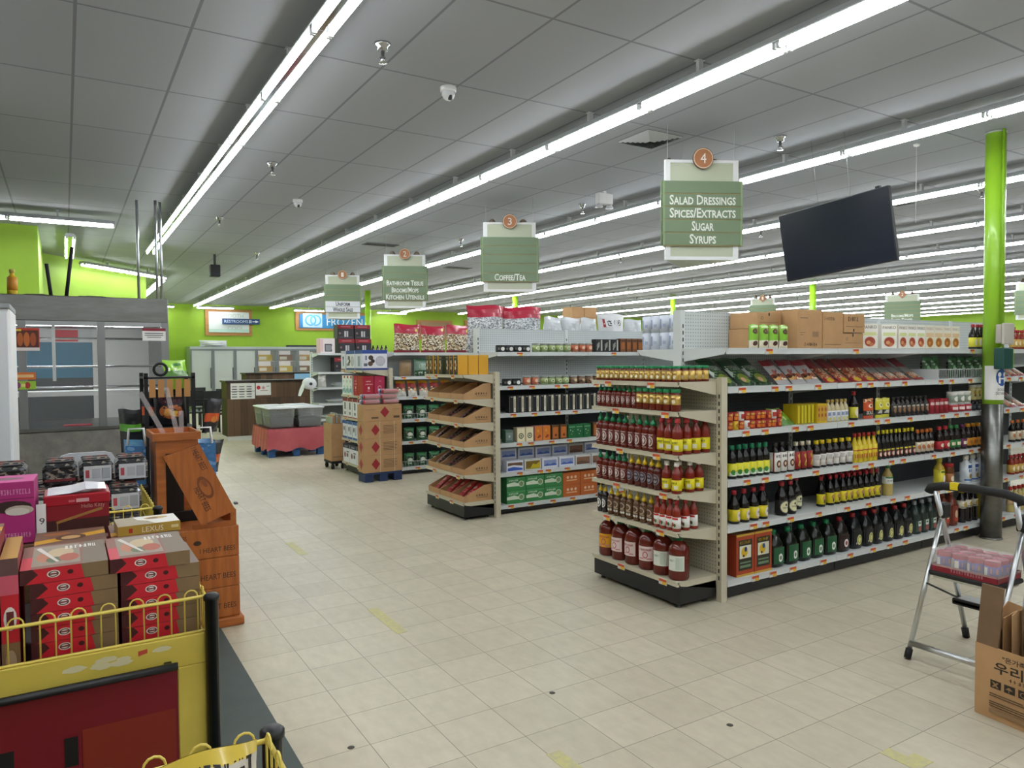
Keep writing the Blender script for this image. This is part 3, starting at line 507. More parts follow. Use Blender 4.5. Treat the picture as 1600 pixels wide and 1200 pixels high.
def strip_light(x, y, label, rz=0, z=CZ, P=None, br=True):
    L, n, t, h, tb, b = P or LP
    r = thing('strip_light', label, 'ceiling light', (x, y, z), rz, 'fluorescent strip lights under the ceiling')
    link(h[0], 'housing', r); link(h[1], 'added_reflector', r)
    for i in range(n):
        for sx in (-.048, .048): link(tb, 'fluorescent_tube', r, (sx, i*t, -.160))
        if br: link(b, 'hanging_bracket', r, (0, (i+.55)*t, 0))
for k in range(14):
    x = 1.30+2.45*k; last = 3 if k == 0 else 8
    for j in range(-5, last+1):
        y = 4.18+2.44*j
        if k >= 4 and y+2.44 < x/2.31-1.0: continue
        m = last-j
        strip_light(x, y, f'twin-tube strip light, {ORD[m]} from the far end of the {ORD[k]} row from the left')
for j in range(5): strip_light(-1.15, -5.58+2.44*j, f'twin-tube strip light, {ORD[j]} from the entrance in the added unseen row over the yellow bins')  # row added out of view to brighten the bins in the foreground
strip_light(.64, 11.45, 'twin-tube strip light running crosswise in front of the green kitchen wall', PI/2)
strip_light(-1.80, 11.45, 'twin-tube strip light running crosswise, at the left frame edge before the green wall', PI/2)
strip_light(.12, 12.8, 'short strip light seen end-on beside the green kitchen wall corner', 0, CZ, LP)
strip_light(.33, 16.15, 'strip light hung slantwise along the angled green wall', -.727, CZ)
strip_light(1.95, 18.3, 'nearer strip light of the short row behind the steel kitchen case')
strip_light(1.95, 20.74, 'farther strip light of the short row behind the steel kitchen case')
for i, x in enumerate((3.2, 5.1, 8.4, 11.6)):
    strip_light(x, 26.9, f'short strip light lying along the back green wall, {ORD[i]} from the left', PI/2, CZ, LP1)
# ---------------------------------------------------------------- small things on the ceiling
def ceiling_part(name, label, cat, loc, parts, group=None, rz=0):
    t = thing(name, label, cat, loc, rz, group)
    for pn, m in parts: m.ob(pn, t)
    return t
CHR = mat('b9bbbd', .2, 1); DK = mat('3c3e40', .5)
spr = [('escutcheon', M().lathe([(.055, 0), (.05, -.012), (.035, -.03), (.034, -.045), (.02, -.05), (0, -.05)], CHR, 12).mesh('escutcheon')),
       ('sprinkler_head', M().lathe([(.014, -.05), (.012, -.085), (.02, -.09), (.008, -.12), (0, -.12)], CHR, 8).mesh('sprinkler_head')),
       ('deflector', M().lathe([(0, -.118), (.028, -.12), (.028, -.124), (0, -.124)], CHR, 10).mesh('deflector'))]
KIND['sprinkler'] = ('fire_sprinkler', 'sprinkler', spr)
SP = [(1.79, 4.48, 'chrome fire sprinkler beside the leftmost light row, nearest the camera'), (1.86, 7.69, 'chrome fire sprinkler second along the leftmost light row'),
      (1.9, 10.9, 'chrome fire sprinkler third along the leftmost light row'), (5.66, 4.48, 'chrome fire sprinkler above the sign numbered four'),
      (5.83, 7.71, 'chrome fire sprinkler beside the white emergency light'), (5.7, 10.9, 'chrome fire sprinkler above the sign numbered two'),
      (9.5, 4.6, 'chrome fire sprinkler beside the lime green post, under the lights'), (9.4, 7.8, 'chrome fire sprinkler behind the hanging black television'),
      (3.1, 14.1, 'chrome fire sprinkler near the small black ceiling speaker'), (9.4, 11.2, 'chrome fire sprinkler over the far right aisles')]
for x, y, l in SP: inst('sprinkler', l, (x, y, CZ), 0, 'fire sprinklers')
for x, y, l in ((2.49, 4.94, 'white dome camera on the near ceiling between the two left light rows'), (2.55, 9.28, 'white dome camera farther along between the two left light rows')):
    ceiling_part('dome_camera', l, 'camera', (x, y, CZ), [('mount', M().lathe([(.06, 0), (.06, -.03), (.055, -.035)], WHITE, 16)), ('dome', M().lathe([(.052, -.035), (.05, -.06), (.036, -.085), (.016, -.098), (0, -.1)], mat('dfe2e4', .2, 0, .5), 16)), ('lens', M().lathe([(.016, -.05), (.016, -.099), (0, -.101)], DK, 10, 0, -.03))])
def vent(label, x, y, w, rz=0):
    fr = M(); sl = []
    for i in range(6):
        a = w/2*(1-i/6.5); b = a-.018
        z = -.004-.004*i
        q = [(-a, -a), (a, -a), (a, a), (-a, a)]; q2 = [(-b, -b), (b, -b), (b, b), (-b, b)]
        fr.add([(u, v, z) for u, v in q]+[(u, v, z-.012) for u, v in q2], [(j, (j+1) % 4, (j+1) % 4+4, j+4) for j in range(4)], mat('b9bcbd', .5))
    ceiling_part('air_diffuser', label, 'vent', (x, y, CZ), [('louvres', fr), ('duct_opening', M().box(-w/2, w/2, -w/2, w/2, -.003, -.001, mat('15191c', .8)))], rz=rz)
vent('square louvred air diffuser in the ceiling beside the sign numbered four', 4.67, 5.14, .42)
for x, y, l in ((4.75, 12.1, 'dark slot air vent in the ceiling above the sign numbered one'), (7.4, 14.3, 'dark slot air vent in the ceiling beyond the sign numbered two'), (9.3, 5.6, 'dark slot air vent in the ceiling right of the television')):
    ceiling_part('slot_vent', l, 'vent', (x, y, CZ), [('grille', M().box(-.3, .3, -.12, .12, -.012, 0, mat('55585a', .6))), ('slot', M().box(-.27, .27, -.09, .09, -.0125, -.011, mat('1d1f20', .7)))])
ceiling_part('ceiling_speaker', 'small black box speaker hung below the ceiling near the steel case', 'speaker', (2.46, 14.7, CZ), [('bracket', M().box(-.02, .02, -.02, .02, -.22, 0, DK)), ('cabinet', M().box(-.09, .09, -.08, .08, -.42, -.2, mat('1b1d20', .6), .01)), ('grille', M().box(-.075, .075, -.084, -.08, -.405, -.215, mat('2a2c30', .8)))])
ceiling_part('emergency_light', 'white twin-head emergency light beside the third light row', 'light', (5.62, 7.0, CZ), [('housing', M().box(-.11, .11, -.04, .04, -.16, -.03, WHITE, .008)), ('stem', M().box(-.02, .02, -.02, .02, -.04, 0, WHITE)), ('lamp_head', M().lathe([(.03, -.16), (.05, -.2), (0, -.21)], mat('c9ccd0', .3), 10, -.08)), ('lamp_head', M().lathe([(.03, -.16), (.05, -.2), (0, -.21)], mat('c9ccd0', .3), 10, .08))])
# ---------------------------------------------------------------- posts
def post(x, y, r, label, steel=0):
    t = thing('support_post', label, 'pillar', (x, y, 0))
    M().lathe([(r, steel), (r, CZ-.002)], mat('8fc02a', .35, 0, .2), 24).ob('painted_shaft', t)
    M().lathe([(r+.004, CZ-.02), (r+.004, CZ-.002)], mat('9aa09a', .5), 24).ob('collar', t)
    if steel:
        M().lathe([(r+.004, .012), (r+.004, steel)], STEEL, 24).ob('steel_sleeve', t)
        M().lathe([(r+.012, 0), (r+.012, .012), (r+.004, .014)], STEELD, 24).ob('base_ring', t)
        M().tube([(-.055, -r-.008, 1.98), (-.055, -r-.008, CZ-.004)], .012, mat('82b322', .4), 8).ob('conduit', t)
post(7.25, 3.395, .083, 'lime green post with steel sleeve in front of the sauce aisle', 1.24)
for x, y, l in ((7.4, 19.9, 'distant lime green post behind the sign numbered one'), (11.35, 18.3, 'distant lime green post below the sign numbered three'), (16.45, 12.0, 'distant lime green post below the tilted black television'), (16.3, 16.9, 'distant slim lime green post above the bags on the tea aisle')): post(x, y, .083, l)
# post fittings
t = thing('junction_box', 'grey electrical box clamped high on the lime green post', 'box', (7.25, 3.31, 1.76))
M().box(-.155, .02, -.055, -.002, .03, .20, mat('a9a398', .5), .008).ob('cover', t); M().box(-.16, .03, -.075, -.055, .02, .21, mat('bdb8ae', .5), .006).ob('lid', t)
M().tube([(-.07, -.03, .03), (-.1, -.03, -.005), (-.12, -.03, -.008)], .008, mat('9fbf4a', .5), 6).ob('cable', t)
t = thing('call_box', 'dark green box fixed on the lime green post below the grey one', 'box', (7.25, 3.30, 1.56))
M().box(-.2, -.03, -.085, -.002, 0, .19, mat('1f4a44', .45), .006).ob('housing', t); M().box(-.03, .06, -.05, -.002, .005, .185, mat('86b52c', .45), .004).ob('bracket', t)
t = thing('distancing_notice', 'white paper notice with blue figures taped round the lime green post', 'notice', (7.25, 3.395, 1.28))
m = M(); m.lathe([(.0875, 0), (.0875, .31)], PAPER, 24, a0=-1.94, a1=.6)
def nf(u, v, L): a = -1.94+2.54*u; R = .0885+.0006*L; return (R*math.sin(a), -R*math.cos(a), .31*v)
m.deco((('e', .68, .66, .26, .26, '2a5aa8'), ('e', .56, .74, .07, .07, 'f0f0ee'), ('r', .52, .48, .60, .66, 'f0f0ee'), ('e', .80, .74, .07, .07, 'f0f0ee'), ('r', .76, .48, .84, .66, 'f0f0ee'), ('r', .60, .60, .76, .64, 'f0f0ee'), ('t', 'SOCIAL', .48, .26, .92, .34, '2a2c30'), ('t', 'DISTANCING', .42, .15, .98, .23, '2a2c30')), nf); m.ob('paper', t)
# ---------------------------------------------------------------- shelving
tg = M(); tg.box(0, .075, -.004, 0, -.044, -.004, mat('d9d6cf', .5)); tg.quad((.002, -.0046, -.024), (.073, -.0046, -.024), (.073, -.0046, -.006), (.002, -.0046, -.006), mat('c8502a')); tg.quad((.034, -.0048, -.042), (.073, -.0048, -.042), (.073, -.0048, -.022), (.034, -.0048, -.022), mat('e5b52a'))
TAG = tg.mesh('price_tag')
def shelf_mesh(w, d, c, lip=.042):
    m = M().box(.002, w-.002, 0, d, -.018, 0, c).box(.002, w-.002, -.004, .012, -lip, -.0005, c)
    m.box(.002, w-.002, -.007, -.004, -lip, -lip+.006, c).box(.002, w-.002, -.007, -.004, -.006, -.0005, c)
    for x in (.004, w-.008): m.prism([(.01, -.012), (.03, -lip), (d, -.095), (d, -.012)], 'x', x, x+.004, c)
    return m.mesh('shelf')
def upright_mesh(h, c, wid=.04, dep=.08, z0=0):
    m = M().box(-wid/2, wid/2, -dep/2, dep/2, z0, h, c)
    n = int((h-z0-.2)/.05)
    for i in range(n):
        z = z0+.15+i*.05
        for y in (-dep/2-.0006, dep/2+.0006): m.quad((-.006, y, z), (.006, y, z), (.006, y, z+.028), (-.006, y, z+.028), mat('2a2c2c'))
    return m.mesh('upright')
def gondola(name, label, loc, rz, W, nb, levels, depth, top, c, pegs, base_c=BLACK, split=1.46, ends=True, back=0, tags=3, low=None):
    """nb bays of shelving, W wide each; local front is -y, spine at y=0"""
    t = thing(name, label, 'shelving unit', loc, rz)
    up_ = upright_mesh(top, c); hi, lo = pegs; L = W*nb
    for i in range(nb+1): link(up_, 'upright', t, (i*W, 0, 0))
    e = levels[-1]
    for i in range(nb):
        if split < top: M().box(i*W+.02, (i+1)*W-.02, -.03, .03, split, top-.004, hi).ob('back_panel', t)
        M().box(i*W+.02, (i+1)*W-.02, -.03, .03, e-.02, min(split, top-.004), lo).ob('back_panel', t)
        M().box(i*W+.004, (i+1)*W-.004, -depth+.012, depth-.012 if back else .03, .012, e-.03, base_c, .004).ob('kick_plate', t)
        for q, z in enumerate(levels):
            s = link(shelf_mesh(W, depth-.03, c if isinstance(c, bpy.types.Material) else c), 'shelf', t, (i*W, -depth, z))
            nt = tags if q else max(0, tags-3)
            for k in range(nt):
                link(TAG, 'price_tag', s, (.05+(W-.2)*(k+random.uniform(.1, .8))/nt, -.007, 0))
            if back and q in back:
                link(s.data, 'shelf', t, ((i+1)*W, depth, z), PI)
    return t
PW = ('top', 'second', 'third', 'fourth', 'fifth', 'bottom')
LV4 = [1.745, 1.475, 1.170, .825, .505, .130]; LV3 = [1.762, 1.395, 1.095, .770, .450, .100]
gondola('gondola_shelf', 'long grey shelving run of sauces behind the lime green post', (3.88, 3.96, 0), 0, 1.22, 4, LV4, .46, 2.03, SHELFW, (PEGW, PEGD), back=(0, 1, 5), tags=4)
gondola('gondola_shelf', 'grey shelving run of tea and coffee in the middle', (3.96, 7.22, 0), 0, 1.22, 3, LV3, .46, 2.035, SHELFW, (PEGW, PEGD), back=(0, 1, 5), tags=4, split=1.41)
gondola('gondola_shelf', 'grey shelving run holding mushroom bags and seaweed', (4.10, 10.44, 0), 0, 1.22, 3, [1.80, 1.445, 1.147, .81, .483, .1], .46, 1.82, SHELFW, (PEGW, PEGD), back=(0, 5), split=1.16, tags=3)
gondola('gondola_shelf', 'farthest grey shelving run with kettles and plates', (4.33, 14.96, 0), 0, 1.22, 2, [1.846, 1.465, 1.155, .83, .52, .1], .46, 1.875, SHELFW, (mat('9a9e9e', .6), mat('8b8f90', .6)), tags=0, split=1.16)
def endcap(label, loc, W, levels, depth, top):
    t = thing('endcap_shelf', label, 'shelving unit', loc, -PI/2)
    u = upright_mesh(top, TAN, .045, .055)
    for x in (-.022, W+.022): link(u, 'upright', t, (x, .0275, 0))
    M().box(0, W, .01, .03, levels[-1]-.02, top-.01, PEGT_).ob('back_panel', t)
    M().box(.004, W-.004, -depth+.01, .005, .03, levels[-1]-.035, BLACK, .006).ob('kick_plate', t)
    for x in (.06, W-.06):
        for y in (-depth+.06, -.06): M().lathe([(.022, 0), (.022, .01), (.012, .014), (.012, .032)], mat('5a5c5e', .4, .8), 8).ob('levelling_foot', t, (x, y, 0))
    for q, z in enumerate(levels):
        s = link(shelf_mesh(W, depth, TAN, .03), 'shelf', t, (0, -depth, z))
        for k in range(2): link(TAG, 'price_tag', s, (W*(.25+.5*k)+random.uniform(-.1, .1), -.007, 0))
    return t
PEGT_ = peg('tan_pegboard_end', 'bdb7a3', '5b5743', 'xz')
E4 = [1.517, 1.320, 1.030, .770, .515, .185]; E3 = [1.523, 1.263, 1.013, .763, .472, .187]; E2 = [1.545, 1.17, .827, .505, .144]
endcap('tan end display of red chili sauces facing the open floor', (3.80, 4.44, 0), .92, E4, .36, 1.545)
endcap('tan end display of open cardboard trays beside the tea shelves', (3.88, 7.63, 0), .92, E3, .37, 1.55)
endcap('tan end display of small appliances behind the red-diamond cartons', (4.03, 10.95, 0), .92, E2, .40, 1.57)
# ---------------------------------------------------------------- goods on the chili display (local left = far side)
def face_x(kind, n, y0, y1, x, z, desc, place, tail=()):
    row(kind, n, (x, y0, z), (x, y1, z), desc, place, -PI/2, tail=tail)
P4 = [f'{a} shelf of the chili display' for a in PW]
face_x('garlic_small', 16, 4.385, 3.57, 3.475, 1.518, 'gold-label garlic jar', P4[0], [(3.475+.065*i, 3.57, 1.518) for i in range(1, 5)])
face_x('chili_small', 8, 4.385, 3.99, 3.48, 1.321, 'small green-tip chili bottle', P4[1])
face_x('garlic_tall', 6, 3.93, 3.585, 3.48, 1.321, 'tall gold-label garlic jar', P4[1])
face_x('chili_large', 9, 4.39, 3.80, 3.485, 1.031, 'large green-tip chili bottle', P4[2])
face_x('sweet_red', 3, 3.722, 3.570, 3.485, 1.031, 'red-cap yellow-label chili bottle', P4[2], [(3.485+.085*i, 3.575, 1.031) for i in (1, 2, 3)])
face_x('chili_mid', 5, 4.385, 4.10, 3.48, .771, 'green-tip chili bottle', P4[3])
face_x('chili_yellowcap', 5, 4.025, 3.745, 3.48, .771, 'yellow-tip dark chili bottle', P4[3])
for i, (x, y) in enumerate(((3.48, 3.668), (3.55, 3.625), (3.48, 3.575), (3.60, 3.575), (3.685, 3.575))):
    inst('sweet_white', f'white-cap yellow-label chili bottle, {ORD[i]} from the left on {P4[3]}', (x, y, .771), -PI/2, 'white-cap chili bottles')
face_x('chili_black', 2, 4.385, 4.33, 3.48, .516, 'black yellow-tip chili bottle', P4[4])
face_x('chili_brown', 7, 4.255, 3.825, 3.48, .516, 'brown yellow-tip chili bottle', P4[4])
face_x('pepper_red', 4, 3.755, 3.575, 3.48, .516, 'red-cap white-label pepper sauce', P4[4], [(3.56, 3.575, .516), (3.64, 3.575, .516)])
for i, k in enumerate(('jug_yellow', 'jug_pink', 'jug_pink', 'jug_pink', 'jug_pale', 'jug_pale')):
    d = {'jug_yellow': 'big chili sauce jug with yellow label', 'jug_pink': 'big chili sauce jug with pink label', 'jug_pale': 'big chili sauce jug with pale label'}[k]
    inst(k, f'{d}, {ORD[i]} from the left on the lowest shelf', (3.518, 4.345-.150*i, .186), -PI/2+(.35 if i < 1 else .1 if i < 3 else .5), 'big chili sauce jugs in one row')
# ---------------------------------------------------------------- goods on the sauce aisle
Q = [f"the sauce aisle's {a} shelf" for a in PW]
def r4(kind, n, a, b, lv, desc, y=3.565, z=0, back=None):
    """n goods whose outer edges are at a and b"""
    w = (b-a)/n; row(kind, n, (a+w/2, y, LV4[lv]+z+.001), (b-w/2, y, LV4[lv]+z+.001), desc, Q[lv])
    if back: row(kind, n, (a+w/2, y+back, LV4[lv]+z+.001), (b-w/2, y+back, LV4[lv]+z+.001), desc, 'the fifth sauce shelf, rear row')
r4('noodle', 4, 4.17, 4.60, 0, 'green instant noodle pack')
inst('ship_a', 'plain brown shipping carton, first of those on the top sauce shelf', (4.795, 3.66, 1.746)); inst('ship_b', 'brown shipping carton beside the breadcrumb boxes, larger of two', (5.075, 3.66, 1.746))
inst('ship_d', 'low brown carton at the bottom of the pair beside breadcrumbs', (5.345, 3.66, 1.746)); inst('ship_c', 'brown carton laid on another beside the breadcrumb boxes', (5.345, 3.66, 1.746+.1245))
inst('ship_c', 'small brown carton standing behind the green noodle packs', (4.5, 3.783, 1.746+.0)); inst('ship_d', 'small brown carton stacked behind the green noodle packs', (4.5, 3.783, 1.746+.1505))
row('panko', 2, (5.60, 3.57, 1.747), (5.87, 3.57, 1.747), 'angled breadcrumb box with yellow side', 'the top sauce shelf', -.5, jit=0)
row('panko', 3, (6.03, 3.56, 1.747), (6.30, 3.56, 1.747), 'white breadcrumb box', Q[0], jit=0); row('panko_brown', 4, (6.44, 3.56, 1.747), (6.86, 3.56, 1.747), 'brown-print breadcrumb box', Q[0], jit=0)
r4('tall_oyster', 5, 7.2, 7.58, 0, 'red-cap dark sauce bottle'); r4('red_pepper_oil', 4, 7.95, 8.30, 0, 'orange-label sauce jar')
r4('wakame', 3, 3.93, 4.50, 1, 'green leaning seaweed bag', 3.60); r4('snack', 3, 4.52, 5.06, 1, 'white and blue leaning snack bag', 3.60)
r4('redshrimp', 4, 5.112, 5.82, 1, 'red leaning dried shrimp bag', 3.61); r4('redsea', 3, 5.825, 6.30, 1, 'long red leaning squid bag', 3.60); r4('redsea', 1, 6.335, 6.51, 1, 'last red leaning squid bag', 3.60)
r4('redsea', 2, 7.66, 8.02, 1, 'red pouch right of the post', 3.60); r4('redsea', 2, 8.05, 8.38, 1, 'red pouch at the frame edge', 3.60)
r4('greenpack', 4, 6.98, 7.60, 1, 'dark green vegetable bag', 3.66); r4('greenpack', 2, 6.62, 6.9, 1, 'low green bag', 3.7)
t = thing('wire_fence', "white wire fence along the sauce aisle's second shelf", 'wire fence', (6.56, 3.52, 1.476))
m = M().tube([(0, 0, .002), (1.08, 0, .002)], .003, SHELFW, 6).tube([(0, 0, .085), (1.08, 0, .085)], .003, SHELFW, 6)
for i in range(37): m.tube([(.03*i, 0, 0), (.03*i, 0, .087)], .0018, SHELFW, 4)
m.ob('wire_grid', t); M().box(-.004, .004, -.006, .3, 0, .09, SHELFW).ob('end_bracket', t)
for tier in (0, 1):
    for i in range(10):
        k = 'milk_can_yellow' if (tier, i) == (0, 1) else 'milk_can_white' if (tier, i) in ((1, 2), (0, 3), (1, 8)) else 'milk_can'
        d = {'milk_can': 'small red can', 'milk_can_yellow': 'single small yellow can', 'milk_can_white': 'small white can'}[k]
        inst(k, f"{d}, {ORD[i]} from the left, {'lower' if not tier else 'upper'} tier, third sauce shelf", (3.955+.0575*i, 3.55, LV4[2]+.001+.0625*tier), .4*math.sin(i*3), 'small cans in two tiers')
r4('pickle_bag', 1, 4.53, 4.69, 2, 'bright green leaning pouch', 3.56)
r4('seasoning_box_edge', 5, 4.70, 4.90, 2, 'thin yellow box edge', 3.62); r4('seasoning_box', 3, 4.905, 5.03, 2, 'upright yellow seasoning box', 3.60)
r4('light_bottle', 5, 5.05, 5.33, 2, 'slim pale-label bottle'); r4('tall_oyster', 1, 5.36, 5.46, 2, 'single red-cap yellow-label bottle')
r4('orange_pouch', 1, 5.52, 5.69, 2, 'orange standing sauce pouch'); r4('yellow_pouch', 2, 5.70, 5.90, 2, 'yellow standing sauce pouch')
r4('dark_small', 8, 5.92, 6.47, 2, 'small dark sauce bottle'); r4('red_can', 4, 6.50, 6.80, 2, 'tall dark red can')
r4('wide_red_can', 3, 6.82, 7.17, 2, 'wide red can'); r4('white_jar', 3, 6.82, 7.17, 2, 'white-lid jar on the red cans', z=.0755)
r4('black_pot', 5, 7.20, 7.60, 2, 'low black sauce pot'); r4('white_tall', 5, 7.20, 7.60, 2, 'white-cap jar standing', z=.1005)
r4('redsea', 2, 7.94, 8.3, 2, 'pink pouch at the right edge')
r4('green_soy', 6, 3.965, 4.385, 3, 'green-cap lemon-label bottle'); r4('mushroom_soy', 3, 4.41, 4.65, 3, 'white-label mushroom soy bottle'); r4('red_soy', 3, 4.655, 4.88, 3, 'red and gold label bottle')
r4('white_vinegar', 6, 4.89, 5.38, 3, 'yellow-cap white-label bottle'); r4('yellow_mustard', 5, 5.39, 5.71, 3, 'yellow bottle with red top'); r4('yellowcap_soy', 9, 5.72, 6.275, 3, 'yellow-cap black bottle')
r4('orangecap_soy', 4, 6.29, 6.57, 3, 'orange-cap picture-label bottle'); r4('sauce_red', 2, 6.62, 6.82, 3, 'red-label black bottle'); r4('sauce_green', 2, 6.825, 7.01, 3, 'green-label black bottle'); r4('sauce_purple', 1, 7.01, 7.11, 3, 'single purple-label black bottle')
r4('sauce_amber', 3, 7.115, 7.40, 3, 'amber-label black bottle'); r4('orangecap_soy', 3, 7.41, 7.6, 3, 'beige picture-label bottle'); r4('orangecap_soy', 3, 7.94, 8.28, 3, 'picture-label bottle at the frame edge')
r4('soy_yellow', 4, 3.975, 4.37, 4, 'yellow-label soy bottle'); r4('soy_yellow', 1, 4.39, 4.48, 4, 'yellow-label soy bottle set back', 3.66); r4('soy_round', 2, 4.475, 4.69, 4, 'round-label soy bottle'); r4('soy_round', 1, 4.76, 4.88, 4, 'lone round-label soy bottle', 3.66)
r4('soy_dish', 1, 5.00, 5.10, 4, 'lone yellow-label dish soy bottle', 3.60); r4('soy_dish', 9, 5.125, 5.83, 4, 'yellow-label dish soy bottle', 3.60, back=.075); r4('clear_oil', 1, 5.86, 5.97, 4, 'tall clear bottle with green cap', 3.58); r4('clear_oil', 1, 5.83, 5.92, 4, 'clear green-cap bottle set back', 3.70)
r4('gold_oil', 1, 6.63, 6.74, 4, 'yellow-label oil bottle alone'); r4('brown_vinegar', 1, 6.78, 6.90, 4, 'brown-label red-cap bottle alone'); r4('blue_white', 4, 7.07, 7.58, 4, 'blue and white drink bottle'); r4('red_pepper_oil', 4, 7.94, 8.3, 4, 'red-cap chili oil bottle')
for i in range(2): inst('oil_tin', f'orange oil tin, {ORD[i]} from the left on the bottom sauce shelf', (4.085+.19*i, 3.60, .131), 0, 'orange oil tins')
r4('green_jug', 5, 4.385, 5.17, 5, 'green-cap soy jug', 3.585); r4('red_jug', 1, 5.18, 5.33, 5, 'red-cap jug with white emblem', 3.585); r4('dark_jug', 6, 5.36, 6.24, 5, 'black soy jug with yellow emblem', 3.585)
r4('grey_top', 3, 6.255, 6.63, 5, 'grey-cap syrup bottle', 3.585, back=.13); r4('brown_syrup', 2, 6.70, 6.98, 5, 'red-brown syrup bottle', 3.585); r4('dark_vinegar', 3, 7.06, 7.36, 5, 'dark yellow-cap vinegar bottle', 3.585); r4('oil_jug', 1, 7.39, 7.57, 5, 'yellow cooking oil jug', 3.59); r4('pale_vinegar', 4, 7.94, 8.3, 5, 'pale vinegar bottle')
# back side of the sauce aisle: cans on its far top shelf
for tier in (0, 1):
    for i in range(4): inst('white_can', f"pale blue powder can, {ORD[i]} from the left, {'lower' if not tier else 'upper'} tier behind the chili display", (3.94+.0, 4.36-.1*i, 1.746+.1305*tier), -PI/2, 'pale blue powder cans')
# ---------------------------------------------------------------- goods on the tea aisle
T3 = [f"the tea aisle's {a} shelf" for a in PW]
def r3(kind, n, a, b, lv, desc, y=6.83, z=0):
    w = (b-a)/n; row(kind, n, (a+w/2, y, LV3[lv]+z+.001), (b-w/2, y, LV3[lv]+z+.001), desc, T3[lv], jit=.001)
r3('black_pack', 4, 3.99, 4.42, 0, 'low black tea caddy'); r3('green_jar', 5, 4.45, 4.98, 0, 'green-label tea jar'); r3('orange_jar', 3, 4.99, 5.29, 0, 'orange-label tea jar'); r3('black_pouch', 3, 5.31, 5.67, 0, 'black tea box'); r3('bronze_tin', 4, 5.69, 6.06, 0, 'bronze tea tin')
r3('black_pack', 2, 4.06, 4.30, 1, 'low black tea caddy'); r3('orange_jar', 2, 4.32, 4.54, 1, 'reddish tea jar'); r3('green_jar', 4, 4.56, 4.95, 1, 'green tea jar'); r3('brown_jar', 4, 4.96, 5.42, 1, 'brown tea jar')
r3('black_tin', 13, 4.12, 5.42, 2, 'black tin with cream stripe'); r3('grey_tin', 1, 4.06, 4.19, 3, 'grey-green tea tin'); r3('cream_tin', 2, 4.22, 4.44, 3, 'cream tin with green emblem'); r3('orange_tin', 2, 4.45, 4.67, 3, 'orange tea tin')
r3('brown_tin', 2, 4.68, 4.90, 3, 'dark brown tea tin'); r3('green_tin', 3, 4.91, 5.24, 3, 'dark green tea box'); r3('brown_tin', 1, 5.26, 5.38, 3, 'last brown tea tin')
for i, (k, d) in enumerate((('wave_land_box', 'tea box with brown hill and blue wave'), ('gold_land_box', 'tea box with gold landscape'), ('land_box', 'first tea box with blue mountain'), ('land_box', 'second tea box with blue mountain'), ('brown_land_box', 'tea box with brown landscape'), ('brown_land_box', 'rightmost tea box with brown landscape'))):
    inst(k, d+' in the front row, fifth tea shelf', (4.19+.233*i, 6.83, .451))
    inst(('land_box', 'land_box', 'land_box', 'land_box', 'brown_land_box', 'land_box')[i], f'tea box of the upper rear row, {ORD[i]} from the left, fifth tea shelf', (4.19+.233*i, 6.97, 0.451+.1195), 0, 'rear tea boxes')
    inst('land_box', f'tea box of the lower rear row, {ORD[i]} from the left, fifth tea shelf', (4.19+.233*i, 6.97, .451), 0, 'lower rear tea boxes')
for z in (0, 1):
    for i in range(5):
        k, d = ('green_box', 'green tea box') if i < 3 else ('orange_box', 'orange tea box')
        inst(k, f"{d}, {ORD[i]} from the left in the {'lower' if not z else 'upper'} tier, bottom tea shelf", (4.20+.25*i, 6.875, .101+z*(.1462 if i < 3 else .1395)), 0, d+'es in two tiers')
# bags standing on the far side top shelf of the tea aisle
for i, (k, x, y, z, l) in enumerate((('silver_bag', 4.20, 7.44, 0, 'tall silvery dried fish bag with red top, left one'), ('silver_bag', 4.72, 7.47, -.02, 'tall silvery dried fish bag with red top, right one'),
        ('clear_bag', 5.16, 7.45, 0, 'clear plastic bag right of the silvery fish bags'), ('clear_bag', 5.45, 7.47, 0, 'crumpled clear bag below the stacked far cartons'), ('clear_bag', 5.72, 7.46, 0, 'crumpled clear bag left of the rice bag'),
        ('rice_bag', 6.08, 7.45, 0, 'white rice bag with dark lettering on the tea aisle'), ('clear_bag', 6.47, 7.47, 0, 'clear grey bag right of the white rice bag'), ('clear_bag', 6.83, 7.46, 0, 'last clear grey bag beside the sauce aisle upright'))):
    inst(k, l, (x, y, 1.763+z*0), (.08, -.1, .1, -.1, .15, .05, -.1, .1)[i])
